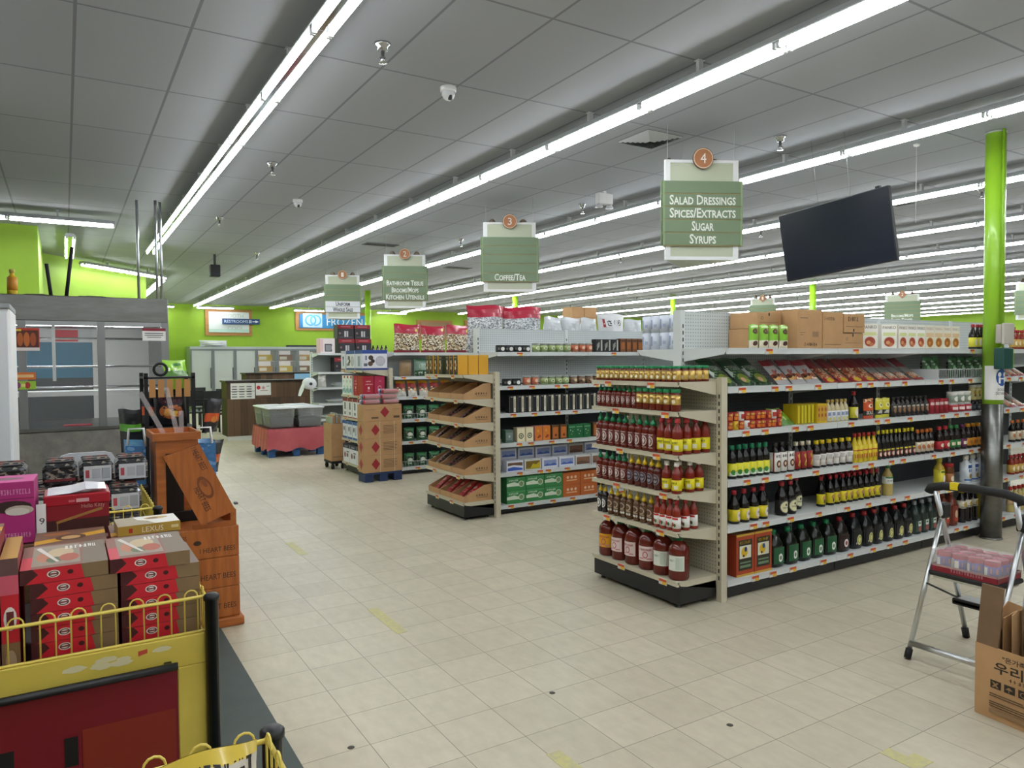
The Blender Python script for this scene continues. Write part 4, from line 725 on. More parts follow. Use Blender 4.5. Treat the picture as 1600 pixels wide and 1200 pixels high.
# biscuit boxes and trays on the middle end display
for i, y in enumerate((7.565, 7.47)): inst('cookie_box', f'dark biscuit box, {ORD[i]} from the left atop the tray display', (3.575, y, 1.524), -PI/2, 'dark biscuit boxes')
for i, (y, k, l) in enumerate(((7.35, 'cookie_box', 'dark biscuit box, third from the left atop the tray display'), (7.23, 'cookie_green', 'biscuit box with dark green side atop the tray display'), (7.06, 'cookie_box', 'dark biscuit box right of the dark green one'), (6.965, 'cookie_box', 'dark biscuit box left of the gold-sided ones'))): inst(k, l, (3.575, y, 1.524), -PI/2)
for i, x in enumerate((3.575, 3.70, 3.825)): inst('cookie_box', f'gold-sided biscuit box, {ORD[i]} from the left at the near corner', (x, 6.865, 1.524), -PI/2, 'gold-sided biscuit boxes')
def tray(label, y, z, bag_kind, nb, text, deep=.33, w=.29, h=.17):
    """open cardboard display tray: low front, high back, slanted sides"""
    t = thing('display_tray', label, 'cardboard tray', (3.53, y, z), -PI/2, 'open cardboard trays')
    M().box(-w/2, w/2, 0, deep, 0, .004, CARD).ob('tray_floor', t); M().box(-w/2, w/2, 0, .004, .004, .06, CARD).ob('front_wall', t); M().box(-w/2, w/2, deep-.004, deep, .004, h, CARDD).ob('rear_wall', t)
    for s in (-1, 1):
        m = M().prism([(.004, .004), (deep-.004, .004), (deep-.004, h), (deep*.72, h-.005), (.004, .062)], 'x', s*w/2-(.004 if s > 0 else 0), s*w/2+(0 if s > 0 else .004), CARD)
        if s > 0 and text: m.deco((('s', 5, .42, .30, .88, .42, '5a4630'), ('r', .45, .2, .86, .23, '7d6244')), lambda u, v, L: (w/2+.0006*L, deep*u, h*v))
        m.ob('side_wall', t)
    for i in range(nb):
        inst(bag_kind, f"{'dark' if bag_kind == 'dark_pack' else 'red'} candy pack, {ORD[i]} of those leaning in {label[label.find('tray'):]}", (3.575+.012*(i % 2), y+(w-.05)*(.5-(i+.5)/nb), z+.03), -PI/2+.04*math.sin(i*2), 'candy packs in the cardboard trays')
TR = ((1, ('empty', 'empty', 'empty'), 0), (2, ('left', 'mid', 'near'), 0), (3, ('left', 'mid', 'near'), 0), (4, ('left', 'mid', 'near'), 0), (5, ('left', 'mid', 'near'), 1))
for lv, _, red in TR:
    for i, y in enumerate((7.46, 7.165, 6.87)):
        tray(f"brown cardboard tray, {('left', 'middle', 'nearest')[i]} one on the {PW[lv]} shelf", y, E3[lv]+.001, 'red_pack' if red else 'dark_pack', 0 if lv == 1 else (2+(i == 1) if (lv, i) not in ((4, 2), (2, 0)) else 0) if not red else 2, i == 2)
# ---------------------------------------------------------------- mushroom aisle
for i, (k, x, l) in enumerate((('mushrooms', 4.36, 'mushroom bag with red header, leftmost on the mushroom aisle'), ('mushrooms_b', 4.79, 'mushroom bag with red header, second on the mushroom aisle'), ('mushrooms', 5.22, 'mushroom bag with red header, third on the mushroom aisle'), ('mushrooms_b', 5.66, 'mushroom bag with red header, rightmost on the mushroom aisle'))): inst(k, l, (x, 10.10, 1.801), (.05, -.04, .06, -.05)[i])
bag('cloth_bag', 'brown_paper_sack', 'bag', .2, .24, .12, [(0, '9a7f5c'), (.85, '7d6a52')], seed=31); bag('pale_green', 'seaweed_bag', 'bag', .28, .26, .12, [(0, GRNS), (.3, '7d9a8a'), (.8, '4f7a5a')], (('e', .5, .55, .3, .2, 'a8c0b0'), ('r', .2, .15, .8, .25, 'c8d4c8')), seed=32)
inst('cloth_bag', 'brown sack standing left of the pale green bags', (4.33, 10.10, 1.446)); row('pale_green', 2, (4.60, 10.08, 1.446), (4.885, 10.08, 1.446), 'pale green seaweed bag', 'the mushroom aisle', 0)
row('noodle_red', 5, (4.25, 10.06, 1.148), (4.98, 10.06, 1.148), 'red and yellow noodle bag', 'the mushroom aisle')
for z, p in ((.811, 'upper'), (.484, 'middle'), (.101, 'lowest')): row('green_food', 4, (4.36, 10.07, z), (4.98, 10.07, z), 'dark green snack bag', f'the {p} mushroom aisle shelf')
for z, p in ((.811, 'upper'), (.101, 'lowest')):
    m = M().tube([(0, 0, .002), (1.2, 0, .002)], .004, SHELFW, 5).tube([(0, 0, .08), (1.2, 0, .08)], .004, SHELFW, 5)
    for i in range(25): m.tube([(.05*i, 0, 0), (.05*i, 0, .082)], .002, SHELFW, 4)
    tag(m.ob('wire_fence', None, (4.12, 9.995, z+.004)), f'white wire fence along the {p} mushroom aisle shelf', 'wire fence')
# ---------------------------------------------------------------- appliance display and cartons before it
ap = (('r', 0, .82, 1, 1, '2c4a94'), ('r', 0, 0, 1, .1, '33488a'), ('e', .72, .45, .2, .26, 'b9b6bd'), ('r', .58, .3, .86, .62, 'c4c1c8'), ('e', .34, .62, .1, .12, '4a3a30'), ('e', .42, .45, .08, .1, '2e2620'), ('e', .32, .32, .1, .12, '5a4636'), ('r', .06, .2, .2, .34, '5a6270'), ('r', .12, .5, .18, .72, '6a7280'))
carton('cooker_box', 'appliance_box', 'box', .38, .3, .29, 'e6e6ec', 'dcdce4', '2f4f9a', ap, (('r', 0, .82, 1, 1, '2c4a94'), ('r', .35, .2, .7, .7, '9aa0b0'), ('r', 0, 0, 1, .1, '33488a')))
carton('kettle_box', 'appliance_box', 'box', .2, .34, .29, 'e4e2ea', 'd8d8e2', 'b03a44', (('r', 0, .85, 1, 1, 'c9c4d4'), ('e', .5, .62, .16, .1, '2a3a5a'), ('r', .4, .2, .6, .6, '3a5a8a'), ('r', 0, 0, 1, .06, '8a4a5a')))
carton('green_kettle', 'appliance_box', 'box', .145, .26, .29, 'e9ece8', 'e0e4e0', 'c9b5b0', (('r', .5, .86, .95, .98, 'b0303a'), ('p', [(0, .2), (.6, .5), (1, .3), (1, .1), (0, .1)], '8ab0a8'), ('r', .3, .12, .7, .4, 'dfe9ee'), ('r', .36, .16, .64, .34, '5a9ab0'), ('e', .5, .7, .2, .08, 'c0c8c8')))
rd = (('s', 6, .25, .7, .7, .76, 'ecd8d8'), ('s', 7, .2, .56, .9, .61, 'e4c8c8'), ('r', .44, .34, .6, .46, 'e9d8d8'), ('r', .38, .24, .62, .27, 'd8a0a4'))
carton('red_cooker', 'appliance_box', 'box', .168, .22, .29, 'b01f33', 'a81c30', '8d1a28', rd)
carton('pink_cooker', 'appliance_box', 'box', .158, .22, .29, 'b52a4e', 'b01f3f', '8d1a28', (('s', 4, .4, .7, .7, .77, 'd88a9a'), ('o', .5, .4, .18, .12, 'dca8b4'), ('r', .15, .08, .7, .12, 'd88a9a')))
carton('blue_small', 'appliance_box', 'box', .2, .26, .27, 'e2e6ee', 'd8dce6', '3a62a8', (('r', 0, .82, 1, 1, '3a62a8'), ('r', 0, 0, 1, .12, '4a6aa0'), ('e', .32, .55, .12, .14, '3a332e'), ('r', .5, .25, .85, .7, 'b9bcc4')))
carton('black_top', 'appliance_box', 'box', .3, .3, .27, 'e4e4e8', 'dadae0', '2a2c38', (('r', 0, .78, 1, 1, '2e3244'), ('r', .2, .84, .7, .92, '8a90a0'), ('e', .3, .4, .12, .16, '8a4a4a'), ('r', .55, .3, .8, .5, '6a6a70'), ('r', .55, .56, .9, .62, '4a4c54')))
carton('white_red', 'appliance_box', 'box', .2, .26, .29, 'e9e8ea', 'e0dfe2', '8a2a33', (('r', 0, .84, 1, 1, '8a2a33'), ('r', .35, .42, .65, .78, '6a6c70'), ('r', .3, .15, .7, .3, '8a8c90'), ('r', 0, 0, 1, .05, 'a53a44')))
carton('red_black', 'appliance_box', 'box', .34, .26, .29, '2c2a30', '26242a', '8a1f2a', (('r', 0, .72, 1, 1, '8d1c28'), ('r', .2, .82, .8, .9, 'b5606a'), ('r', .42, .15, .52, .55, 'c9c6ca'), ('r', .56, .15, .66, .55, 'b9b6ba'), ('e', .15, .4, .06, .08, '8a6a70'), ('r', .1, .1, .9, .14, '5a565c')))
carton('mug_box', 'mug_box', 'box', .3, .26, .3, 'ece2e4', 'e2b9c0', 'efeae8', (('r', .3, .1, .8, .62, '3a3a3e'), ('r', .36, .16, .74, .56, '8d8d92'), ('o', .86, .36, .1, .2, 'd8d4d4'), ('r', 0, .1, .2, .95, 'e6c4c9')))
C2 = -PI/2
inst('kettle_box', 'white and blue kettle box, leftmost atop the appliance display', (3.80, 10.845, 1.546), C2); inst('cooker_box', 'white and blue cooker box, middle one atop the appliance display', (3.79, 10.545, 1.546), C2); inst('cooker_box', 'white and blue cooker box nearest the corner of the appliance display', (3.835, 10.20, 1.546))
for i, y in enumerate((10.865, 10.715, 10.568)): inst('green_kettle', f'white kettle box with green swirl, {ORD[i]} from the left on the appliance display', (3.77, y, 1.171), C2, 'kettle boxes')
inst('red_cooker', 'bright red cooker box beside the swirled kettle boxes', (3.735, 10.165, 1.171)); inst('pink_cooker', 'crimson pink cooker box beside the bright red one', (3.905, 10.165, 1.171))
inst('red_cooker', 'second bright red cooker box behind the first one', (3.77, 10.395, 1.171), C2)
for i, y in enumerate((10.82, 10.60, 10.38, 10.16)): inst('white_red', f'white appliance box with dark red top, {ORD[i]} from the left', (3.77, y, .828), C2, 'white boxes with red tops')
for i, y in enumerate((10.84, 10.62, 10.40, 10.18)): inst('blue_small', f'small blue-top appliance box, {ORD[i]} from the left on the display', (3.77, y, .506), C2, 'blue-top boxes')
for i, y in enumerate((10.79, 10.48, 10.17)): inst('black_top', f'dark-top appliance box, {ORD[i]} from the left on the base shelf', (3.79, y, .145), C2, 'dark-top boxes')
def pallet(label, x, y, w, d, h, col, n=3):
    t = thing('pallet', label, 'pallet', (x, y, 0)); c = mat(col, .55)
    for i in range(n):
        for j in range(n):
            M().box(-w/2+(w-.12)*i/(n-1), -w/2+(w-.12)*i/(n-1)+.12, -d/2+(d-.1)*j/(n-1), -d/2+(d-.1)*j/(n-1)+.1, 0, h-.03, c, .006).ob('block', t)
    for i in range(5): M().box(-w/2, w/2, -d/2+(d-.09)*i/4, -d/2+(d-.09)*i/4+.09 if d > .5 else -d/2+(d-.05)*i/4+.05, h-.03, h, c, .004).ob('deck_board', t)
    return t
pallet('small dark blue plastic pallet under the red-diamond cartons', 3.765, 9.71, .55, .26, .13, '26375f')
dm = lambda cx, cy, rx, ry: ('p', [(cx, cy+ry), (cx+rx, cy), (cx, cy-ry), (cx-rx, cy)], 'a02a30')
tx = tuple(('r', .5, .28+.09*i, .82+.04*(i % 2), .31+.09*i, '5e4834') for i in range(6))
carton('gas_carton', 'cartoned_gas_canisters', 'carton', .56, .25, .232, CARD, CARD, CARD, (dm(.3, .5, .11, .34),)+tx+(('r', .41, 0, .42, 1, 'd8c9b0'), ('r', .79, 0, .80, 1, 'd8c9b0')), (dm(.5, .5, .3, .34),), flap=True)
carton('gas_carton_top', 'cartoned_gas_canisters', 'carton', .56, .25, .225, CARD, CARD, CARD, (dm(.55, .55, .12, .34), ('r', .2, .16, .38, .26, '5e4834'), ('r', .78, .16, .94, .3, '5e4834'), ('r', .76, .7, .95, .72, '7d6244'), ('r', .05, .7, .3, .72, '7d6244')), flap=True)
for i, l in enumerate(('lowest brown carton with red diamond in the stack on the blue pallet', 'second brown carton with red diamond from the bottom of its stack', 'third brown carton with red diamond from the bottom of its stack')): inst('gas_carton', l, (3.765, 9.71, .1305+.2375*i), 0, 'red-diamond cartons')
inst('gas_carton_top', 'topmost brown carton with large centred red diamond', (3.765, 9.71, .1305+.2375*3))
zt = .1305+.2375*3+.2305
CANB = (('r', .1, .1, .45, .9, 'b03038'), ('r', .55, .1, .95, .9, '3a4a8a'))
def canpack(label, x, y, z, w, rz):
    t = thing('canister_pack', label, 'can pack', (x, y, z), rz, 'shrink-wrapped gas canister packs')
    for i in range(3):
        m = M().lathe([(.03, 0), (.033, .01), (.033, w-.03), (.02, w-.01), (.012, w), (0, w)], mat(('b5333c', '3a4f96', 'c9ccd4')[i % 3], .3, .3), 10)
        m.v = [(zz-w/2, yy-.066+.067*i, xx+.034) for xx, yy, zz in m.v]; m.ob('canister', t)
    M().box(-w/2, w/2, -.103, .105, .0005, .0695, FILM, .02).ob('shrink_wrap', t)
for i, (x, y, z) in enumerate(((3.62, 9.70, 0), (3.90, 9.70, 0), (3.88, 9.71, .071), (3.63, 9.71, .071), (3.90, 9.71, .142))): canpack(f"shrink-wrapped gas canister pack, {('lower left', 'lower right', 'middle right', 'middle left', 'topmost')[i]} on the cartons", x, y, zt+z+.001, .24, 0)
# brown carton on a black dolly at the far corner of the display
t = thing('dolly', 'low black wheeled dolly beside the appliance display', 'dolly', (3.60, 11.24, 0))
M().box(-.11, .11, -.2, .2, .09, .13, RUBBER, .006).ob('platform', t)
for x in (-.08, .08):
    for y in (-.15, .15):
        m = M().lathe([(.04, -.018), (.04, .018)], RUBBER, 10); m.v = [(zz, xx, yy+.04) for xx, yy, zz in m.v]; m.ob('caster_wheel', t, (x, y, 0)); M().box(-.02, .02, -.02, .02, .05, .09, DK).ob('caster_fork', t, (x, y, 0))
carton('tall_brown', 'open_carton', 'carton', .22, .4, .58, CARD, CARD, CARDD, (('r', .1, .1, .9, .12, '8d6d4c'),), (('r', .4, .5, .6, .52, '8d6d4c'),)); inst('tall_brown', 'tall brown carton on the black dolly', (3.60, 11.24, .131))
t = thing('cardboard_bundle', 'bundle of torn cardboard and foil on top of the tall carton', 'cardboard', (3.60, 11.24, .7115))
for i in range(5): M().box(-.09+.036*i, -.062+.036*i, -.14, .14, 0, .1+.03*(i % 3), CARD if i % 2 else mat('b9bcb8', .3, .5)).ob('flap', t)
# ---------------------------------------------------------------- pallet of tubs
px, py = 3.49, 13.58
pallet('blue wooden pallet under the pink-covered pile', px, py, .98, 1.1, .15, '2c5a94')
m = M(); NX = 40; per = []
for i in range(160):
    s = i/160*4; k = int(s); f = s-k
    per.append(((-.5+f, -.58), (.5, -.58+1.16*f), (.5-f, .58), (-.5, .58-1.16*f))[k])
rings = []
for q, (z, e) in enumerate(((.505, 0), (.49, .015), (.40, .02), (.30, .03), (.20, .03), (.125, .045))):
    rings.append([(x*(1+e)+.012*math.sin(i*.9+q)*(q > 0), y*(1+e)+.012*math.sin(i*1.3+q*2)*(q > 0), z+.03*math.sin(i*.37)*(q == 5)+.01*math.sin(i*.8+q)*(1 < q < 5)) for i, (x, y) in enumerate(per)])
vs = [p for r_ in rings for p in r_]; fs = [(a*160+i, a*160+(i+1) % 160, (a+1)*160+(i+1) % 160, (a+1)*160+i) for a in range(5) for i in range(160)]+[tuple(range(160))]
m.add(vs, fs, plain('pink_plastic_sheet', 'c9646a', 'bd565e', 3, .4), True)
tag(m.ob('plastic_sheet', None, (px, py, 0)), 'pink plastic sheet draped over the pile on the blue pallet', 'sheet')
def tub(label, x, y, dark, rz=0):
    t = thing('storage_tub', label, 'tub', (x, y, .507), rz, 'clear storage tubs on the pallet')
    m = M(); a = [(.18, .23, 0), (.195, .245, .02), (.225, .28, .335), (.237, .292, .34)]
    vs = []
    for w, d, z in a: vs += [(-w, -d, z), (w, -d, z), (w, d, z), (-w, d, z)]
    m.add(vs, [(0, 3, 2, 1)]+[(4*k+i, 4*k+(i+1) % 4, 4*k+4+(i+1) % 4, 4*k+4+i) for k in range(3) for i in range(4)], TUBP); m.ob('tub_body', t)
    b = [(.17, .22, .012), (.2, .25, dark), (.12, .16, dark+.04)]; vs = []
    for w, d, z in b: vs += [(-w, -d, z), (w, -d, z), (w, d, z), (-w, d, z)]
    M().add(vs, [(4*k+i, 4*k+(i+1) % 4, 4*k+4+(i+1) % 4, 4*k+4+i) for k in range(2) for i in range(4)]+[(8, 9, 10, 11)], mat('3d3a3c', .8)).ob('contents', t)
    M().box(-.245, .245, -.3, .3, .338, .362, mat('dfe1e4', .35), .008).box(-.2, .2, -.25, .25, .362, .37, mat('d6d8dc', .35), .004).ob('lid', t)
for i, (x, y) in enumerate(((3.245, 13.31), (3.245, 13.93), (3.745, 13.31), (3.745, 13.93))): tub(f"clear grey-lidded storage tub, {('front left', 'rear left', 'front right', 'rear right')[i]} on the pink pile", x, y, (.2, .22, .15, .2)[i])
# ---------------------------------------------------------------- farthest aisle
inst('mug_box', 'white and pink mug box on the farthest aisle', (4.55, 14.68, 1.847)); inst('red_black', 'dark red boot-print box beside the mug box', (4.95, 14.68, 1.847))
for i, x in enumerate((4.93, 5.29)): inst('red_black', f"{('left', 'right')[i]} dark red box of the upper tier on the farthest aisle", (x, 14.68, 2.138), 0, 'stacked dark red boxes')
inst('red_black', 'dark red box under the one beside the mug box', (5.31, 14.68, 1.847)); inst('red_black', 'dark red box on the second shelf of the farthest aisle', (4.85, 14.66, 1.466)); inst('red_black', 'second dark red box on the second shelf, farthest aisle', (5.22, 14.66, 1.466))
bag('loofah', 'white_net_bag', 'bag', .18, .28, .1, [(0, 'c4c3bd'), (.6, 'd8d6d0')], seed=33, wr=.012)
inst('loofah', 'white netting bag on the farthest aisle below the mug box', (4.44, 14.60, 1.156), .2)
def plates(label, x, z, w):
    t = thing('plastic_tray', label, 'tray', (x, 14.66, z), 0, 'plastic food trays')
    M().lathe([(0, 0), (w*.7, 0), (w, .05), (w+.02, .055), (w, .06)], mat('c9cccb', .35), 20, sq=.6).ob('tray_shell', t); M().lathe([(w*.98, .055), (w*.8, .09), (0, .095)], TUBP, 20, sq=.6).ob('clear_lid', t)
plates('stack of clear-lidded food trays on the farthest aisle', 4.72, .831, .16); plates('low pale food tray above the clear-lidded ones', 4.8, 1.156, .12); plates('pale round food tray on the lowest aisle shelf', 4.6, .521, .16); plates('second pale food tray on the lowest aisle shelf', 5.0, .521, .16)
t = thing('tape_roll', 'white roll of plastic bags hanging on the farthest shelf end', 'roll', (4.14, 14.46, 1.24))
m = M().lathe([(.03, -.11), (.115, -.11), (.115, .11), (.03, .11)], mat('e2e4e6', .5), 20); m.v = [(x, z, y) for x, y, z in m.v]; m.ob('roll', t)
m = M().lathe([(.03, -.13), (.03, .13), (0, .13)], DK, 10); m.v = [(x, z, y) for x, y, z in m.v]; m.ob('core', t)
M().add([(-.115, -.1, 0), (-.115, .1, 0), (-.14, -.1, -.12), (-.17, .1, -.12), (-.20, -.1, -.24), (-.20, .1, -.24)], [(0, 1, 3, 2), (2, 3, 5, 4)], mat('dfe1e4', .5)).ob('loose_end', t)
M().box(-.012, .012, .13, .15, -.11, .012, DK).box(-.012, .1916, .13, .15, -.118, -.10, DK).ob('holder_arm', t)
row('dark_small', 4, (5.56, 14.66, 1.847), (5.85, 14.66, 1.847), 'dark container past the dark red boxes', 'the farthest aisle')
# ---------------------------------------------------------------- hanging aisle signs
def aisle_sign(label, num, lines, x, y, white=(), nlines=5, ang=-.47, s=1.0, dist=False):
    """three-sided hanging sign; its front face is centred at x, y"""
    t = thing('aisle_sign', label, 'sign', (x, y, 0), ang)
    wd = .325*s; tri = lambda w, off: [(-w, -off), (w, -off), (0, w*1.732-off+off*0)]
    M().prism(tri(wd, 0), 'z', 2.535, 3.40, mat('bcc2ab', .5)).ob('core', t)
    m = M()
    P3 = tri(wd, 0)
    for i in range(3):
        a, b = Vector(P3[i]), Vector(P3[(i+1) % 3]); d = (b-a).normalized(); n = Vector((d.y, -d.x))
        def pl(u0, u1, z0, z1, o):
            A = a+d*u0+n*o; B = a+d*u1+n*o; C = a+d*u1-n*.002; D = a+d*u0-n*.002
            m.add([(*A, z0), (*B, z0), (*C, z0), (*D, z0), (*A, z1), (*B, z1), (*C, z1), (*D, z1)], [(0, 1, 5, 4), (1, 2, 6, 5), (3, 0, 4, 7), (4, 5, 6, 7), (3, 2, 1, 0)], mat('e4e6e6', .4))
        L = wd*2
        for u0, u1, z0, z1 in ((0, .045, 2.535, 3.40), (L-.045, L, 2.535, 3.40), (.045, L-.045, 2.535, 2.565), (.045, L-.045, 3.375, 3.40)): pl(u0, u1, z0, z1, .008)
    m.ob('white_frame', t)
    # green slats on each face, the front one lettered
    zs0, zs1 = 2.655, 3.215; hh = (zs1-zs0)/nlines
    for i in range(3):
        a, b = Vector(P3[i]), Vector(P3[(i+1) % 3]); d = (b-a).normalized(); n = Vector((d.y, -d.x)); a = a-d*.025; b = b+d*.025; L = (b-a).length
        for k in range(nlines):
            m = M(); z0 = zs1-hh*(k+1); w = i == 0 and k in white
            def fn(u, v, q, a=a, d=d, n=n, z0=z0, L=L): p = a+d*(u*L)+n*(.031+.0012*q); return (p.x, p.y, z0+.006+(hh-.012)*v)
            c = mat('dfe2ea', .5) if w else mat('74876a', .55)
            A, B = a+n*.03, b+n*.03; C, D = b+n*.006, a+n*.006
            m.add([(*A, z0+.006), (*B, z0+.006), (*C, z0+.006), (*D, z0+.006), (*A, z0+hh-.002), (*B, z0+hh-.002), (*C, z0+hh-.002), (*D, z0+hh-.002)], [(0, 1, 5, 4), (1, 2, 6, 5), (3, 0, 4, 7), (4, 5, 6, 7), (3, 2, 1, 0)], c)
            A, B = a+n*.024, b+n*.024
            m.add([(*A, z0-.002), (*B, z0-.002), (*B, z0+.006), (*A, z0+.006)], [(0, 1, 2, 3)], mat('a5915e', .5))
            tl = lines.get(k)
            if tl and i == 0: hw = min(.44, .028*len(tl)); m.deco((('T', tl, .5-hw, .10, .5+hw, .95, '2c2f38' if w else 'e6e9e0'),), fn)
            m.ob('slat', t)
        m = M()
        for sd in (0, 1):
            e = a if sd == 0 else b-d*.012
            A = e+n*.034; B = e+d*.012+n*.034; C = e+d*.012+n*.002; D = e+n*.002
            m.add([(*A, zs0-.004), (*B, zs0-.004), (*C, zs0-.004), (*D, zs0-.004), (*A, zs1), (*B, zs1), (*C, zs1), (*D, zs1)], [(0, 1, 5, 4), (1, 2, 6, 5), (3, 0, 4, 7), (4, 5, 6, 7), (3, 2, 1, 0)], mat('8ba076', .5))
        m.ob('slat_end_cap', t)
        # number disc
        mid = (a+b)/2; m = M(); nn = 24 if not dist else 4
        ring = lambda r, o: [tuple(mid+d*(r*math.sin(2*PI*k/nn))+n*o)+(3.405+r*math.cos(2*PI*k/nn),) for k in range(nn)]
        R = .092 if not dist else .12
        m.add(ring(R, .03)+ring(R, .045), [(k, (k+1) % nn, (k+1) % nn+nn, k+nn) for k in range(nn)], mat('6a5442', .5)); m.add(ring(R, .045), [tuple(range(nn))], mat('6d5846', .5))
        m.add(ring(R*.94, .0458), [tuple(range(nn))], mat('e2cdb4', .5)); m.add(ring(R*.86, .0466), [tuple(range(nn))], mat('b0764e', .5))
        if num: m.deco((('t', num, .36, .26, .64, .74, 'f0ece6'),), lambda u, v, q, mid=mid, d=d, n=n: (*(mid+d*((u-.5)*.18)+n*(.0474+.0006*q)), 3.405+(v-.5)*.18))
        m.ob('number_disc', t)
    for (u, v) in P3: M().tube([(u*.92, (v-.19)*.92+.19, 3.39), (u*.92, (v-.19)*.92+.19, CZ)], .0022, mat('b9bcbe', .4), 5).ob('hanging_wire', t)
aisle_sign('green hanging sign numbered four reading salad dressings, spices, sugar, syrups', '4', {1: 'Salad Dressings', 2: 'Spices/Extracts', 3: 'Sugar', 4: 'Syrups'}, 4.77, 4.595)
aisle_sign('green hanging sign numbered three reading coffee and tea', '3', {4: 'Coffee/Tea'}, 4.80, 7.86)
aisle_sign('green hanging sign numbered two reading bathroom tissue, brooms, kitchen utensils', '2', {2: 'Bathroom Tissue', 3: 'Brooms/Mops', 4: 'Kitchen Utensils'}, 4.75, 11.05, ang=-.40)
aisle_sign('green hanging sign numbered one with white uniform and wholesale slats', '1', {3: 'Uniform', 4: 'Whole Sale'}, 4.78, 14.25, white=(3, 4), ang=-.34)
aisle_sign('distant green sign with diamond number reading brooms and mops', '2', {3: 'Brooms/Mops', 4: 'Paper Towel'}, 19.7, 11.55, ang=-1.05, s=1.25, dist=True)
aisle_sign('distant plain green sign half hidden behind the brown cartons', '1', {}, 17.2, 14.2, ang=-.9, dist=True)
aisle_sign('distant green sign at the right frame edge behind the post', '3', {}, 19.2, 8.15, ang=-1.15, dist=True)
# ---------------------------------------------------------------- television
A, B, C_, D = Vector((6.03, 4.83, 3.07)), Vector((6.03, 3.69, 3.14)), Vector((6.09, 3.59, 2.51)), Vector((6.13, 4.71, 2.425))
def at(px_, py_, r): d = fw+rt*((px_-800)/F_PX)-up*((py_-600)/F_PX); return Vector((0, 0, EYE))+d*(r/math.hypot(d.x, d.y))
A, B, C_, D = at(1211, 339, 7.72), at(1384, 291, 7.12), at(1408, 405, 7.12), at(1237, 440, 7.72)
u = (B-A+C_-D)/2; tw = u.length; u.normalize(); v = (A-D+B-C_)/2; v -= u*v.dot(u); th = v.length; v.normalize(); n = u.cross(v); c = (A+B+C_+D)/4
t = thing('television', 'tilted black flat television hung from the ceiling', 'TV'); t.matrix_world = Matrix(((u.x, -n.x, v.x, c.x), (u.y, -n.y, v.y, c.y), (u.z, -n.z, v.z, c.z), (0, 0, 0, 1)))
M().box(-tw/2, tw/2, -.012, .035, -th/2, th/2, mat('1b1e26', .5), .006).ob('cabinet', t); M().box(-tw/2+.012, tw/2-.012, -.0135, -.012, -th/2+.018, th/2-.012, mat('1a2032', .28)).ob('screen', t)
M().box(-.22, .22, .035, .06, -.16, .16, DK).ob('wall_plate', t); M().box(tw/2-.12, tw/2-.08, .0, .03, th/2, th/2+.018, DK).ob('mount_clip', t)
Mi = t.matrix_world.inverted()
for q in (-.16, .16):
    p = t.matrix_world @ Vector((q, .055, .15)); e = Mi @ Vector((6.03+q*.1, p.y+.03, CZ)); M().tube([(q, .055, .15), e], .002, mat('8a8d90', .4), 6).ob('hanging_rod', t)
t = thing('hanging_wire', 'thin white wire hanging from a ceiling hook right of the television', 'wire', (7.0, 3.98, CZ)); M().lathe([(.03, 0), (.025, -.02), (0, -.025)], WHITE, 10).ob('ceiling_hook', t); M().tube([(0, 0, -.02), (0, 0, -.75)], .0016, WHITE, 5).ob('wire', t)
# ---------------------------------------------------------------- far end: freezers, counters, wall signs
LGT = emis('lit_freezer_interior', .35, (1, .97, .9))
def freezer(i, x, w, lit):
    t = thing('upright_freezer', f"glass-door upright freezer, {ORD[i]} from the left along the back wall, {'lit and stocked' if lit else 'frosted'}", 'freezer', (x, 26.5, 0), 0, 'upright freezers along the back wall')
    c = mat('aeb4b5', .45)
    M().box(0, .03, 0, .9, 0, 2.22, c).box(w-.03, w, 0, .9, 0, 2.22, c).box(.03, w-.03, .86, .9, 0, 2.22, c).box(.03, w-.03, 0, .86, 2.12, 2.22, c).box(.03, w-.03, .0, .86, 0, .12, c).ob('cabinet', t)
    if lit: M().box(.04, w-.04, .80, .85, .13, 2.1, LGT).ob('lit_liner', t)
    for z in (.5, .9, 1.3, 1.7): M().box(.04, w-.04, .12, .8, z, z+.02, mat('d0d4d4', .4)).ob('shelf', t)
    d = link(None, 'glass_door', t)
    M().box(0, .05, -.05, -.002, .1, 2.14, mat('70767a', .4)).box(w-.05, w, -.05, -.002, .1, 2.14, mat('70767a', .4)).box(.05, w-.05, -.05, -.002, 2.08, 2.14, mat('70767a', .4)).box(.05, w-.05, -.05, -.002, .1, .16, mat('70767a', .4)).ob('door_frame', d)
    M().box(.05, w-.05, -.035, -.02, .16, 2.08, GLASS if lit else MIST).ob('door_pane', d); M().tube([(w-.08, -.08, .8), (w-.08, -.08, 1.5)], .014, DK, 6).ob('door_handle', d)
    if lit:
        for q, z in enumerate((1.32, 1.72, .92)): carton(f'fz{i}{q}', 'frozen_food_carton', 'box', .5, .3, .22, ('c99a4a', 'd8b43a', '8a5a3a')[(q+i) % 3], None, None, (('r', .1, .2, .6, .7, 'efe6d0'),)); inst(f'fz{i}{q}', f"frozen food carton on the {('middle', 'upper', 'lower')[q]} shelf inside the {ORD[i]} freezer", (x+w/2, 26.92, z+.001))
for i in range(6): freezer(i, 3.6+.715*i, .71, i >= 3)
bag('white_bundle', 'white_cloth_bundle', 'bundle', .9, .22, .4, [(0, 'd4d6d8')], seed=41, wr=.03)
inst('white_bundle', 'white plastic bundle lying atop the left freezers', (4.4, 26.9, 2.221))
tag(M().box(0, 1.2, 0, .3, 0, .07, mat('2c2e30', .6), .01).ob('black_case', None, (6.9, 26.7, 2.221)), 'flat black case lying atop the right freezers', 'case')
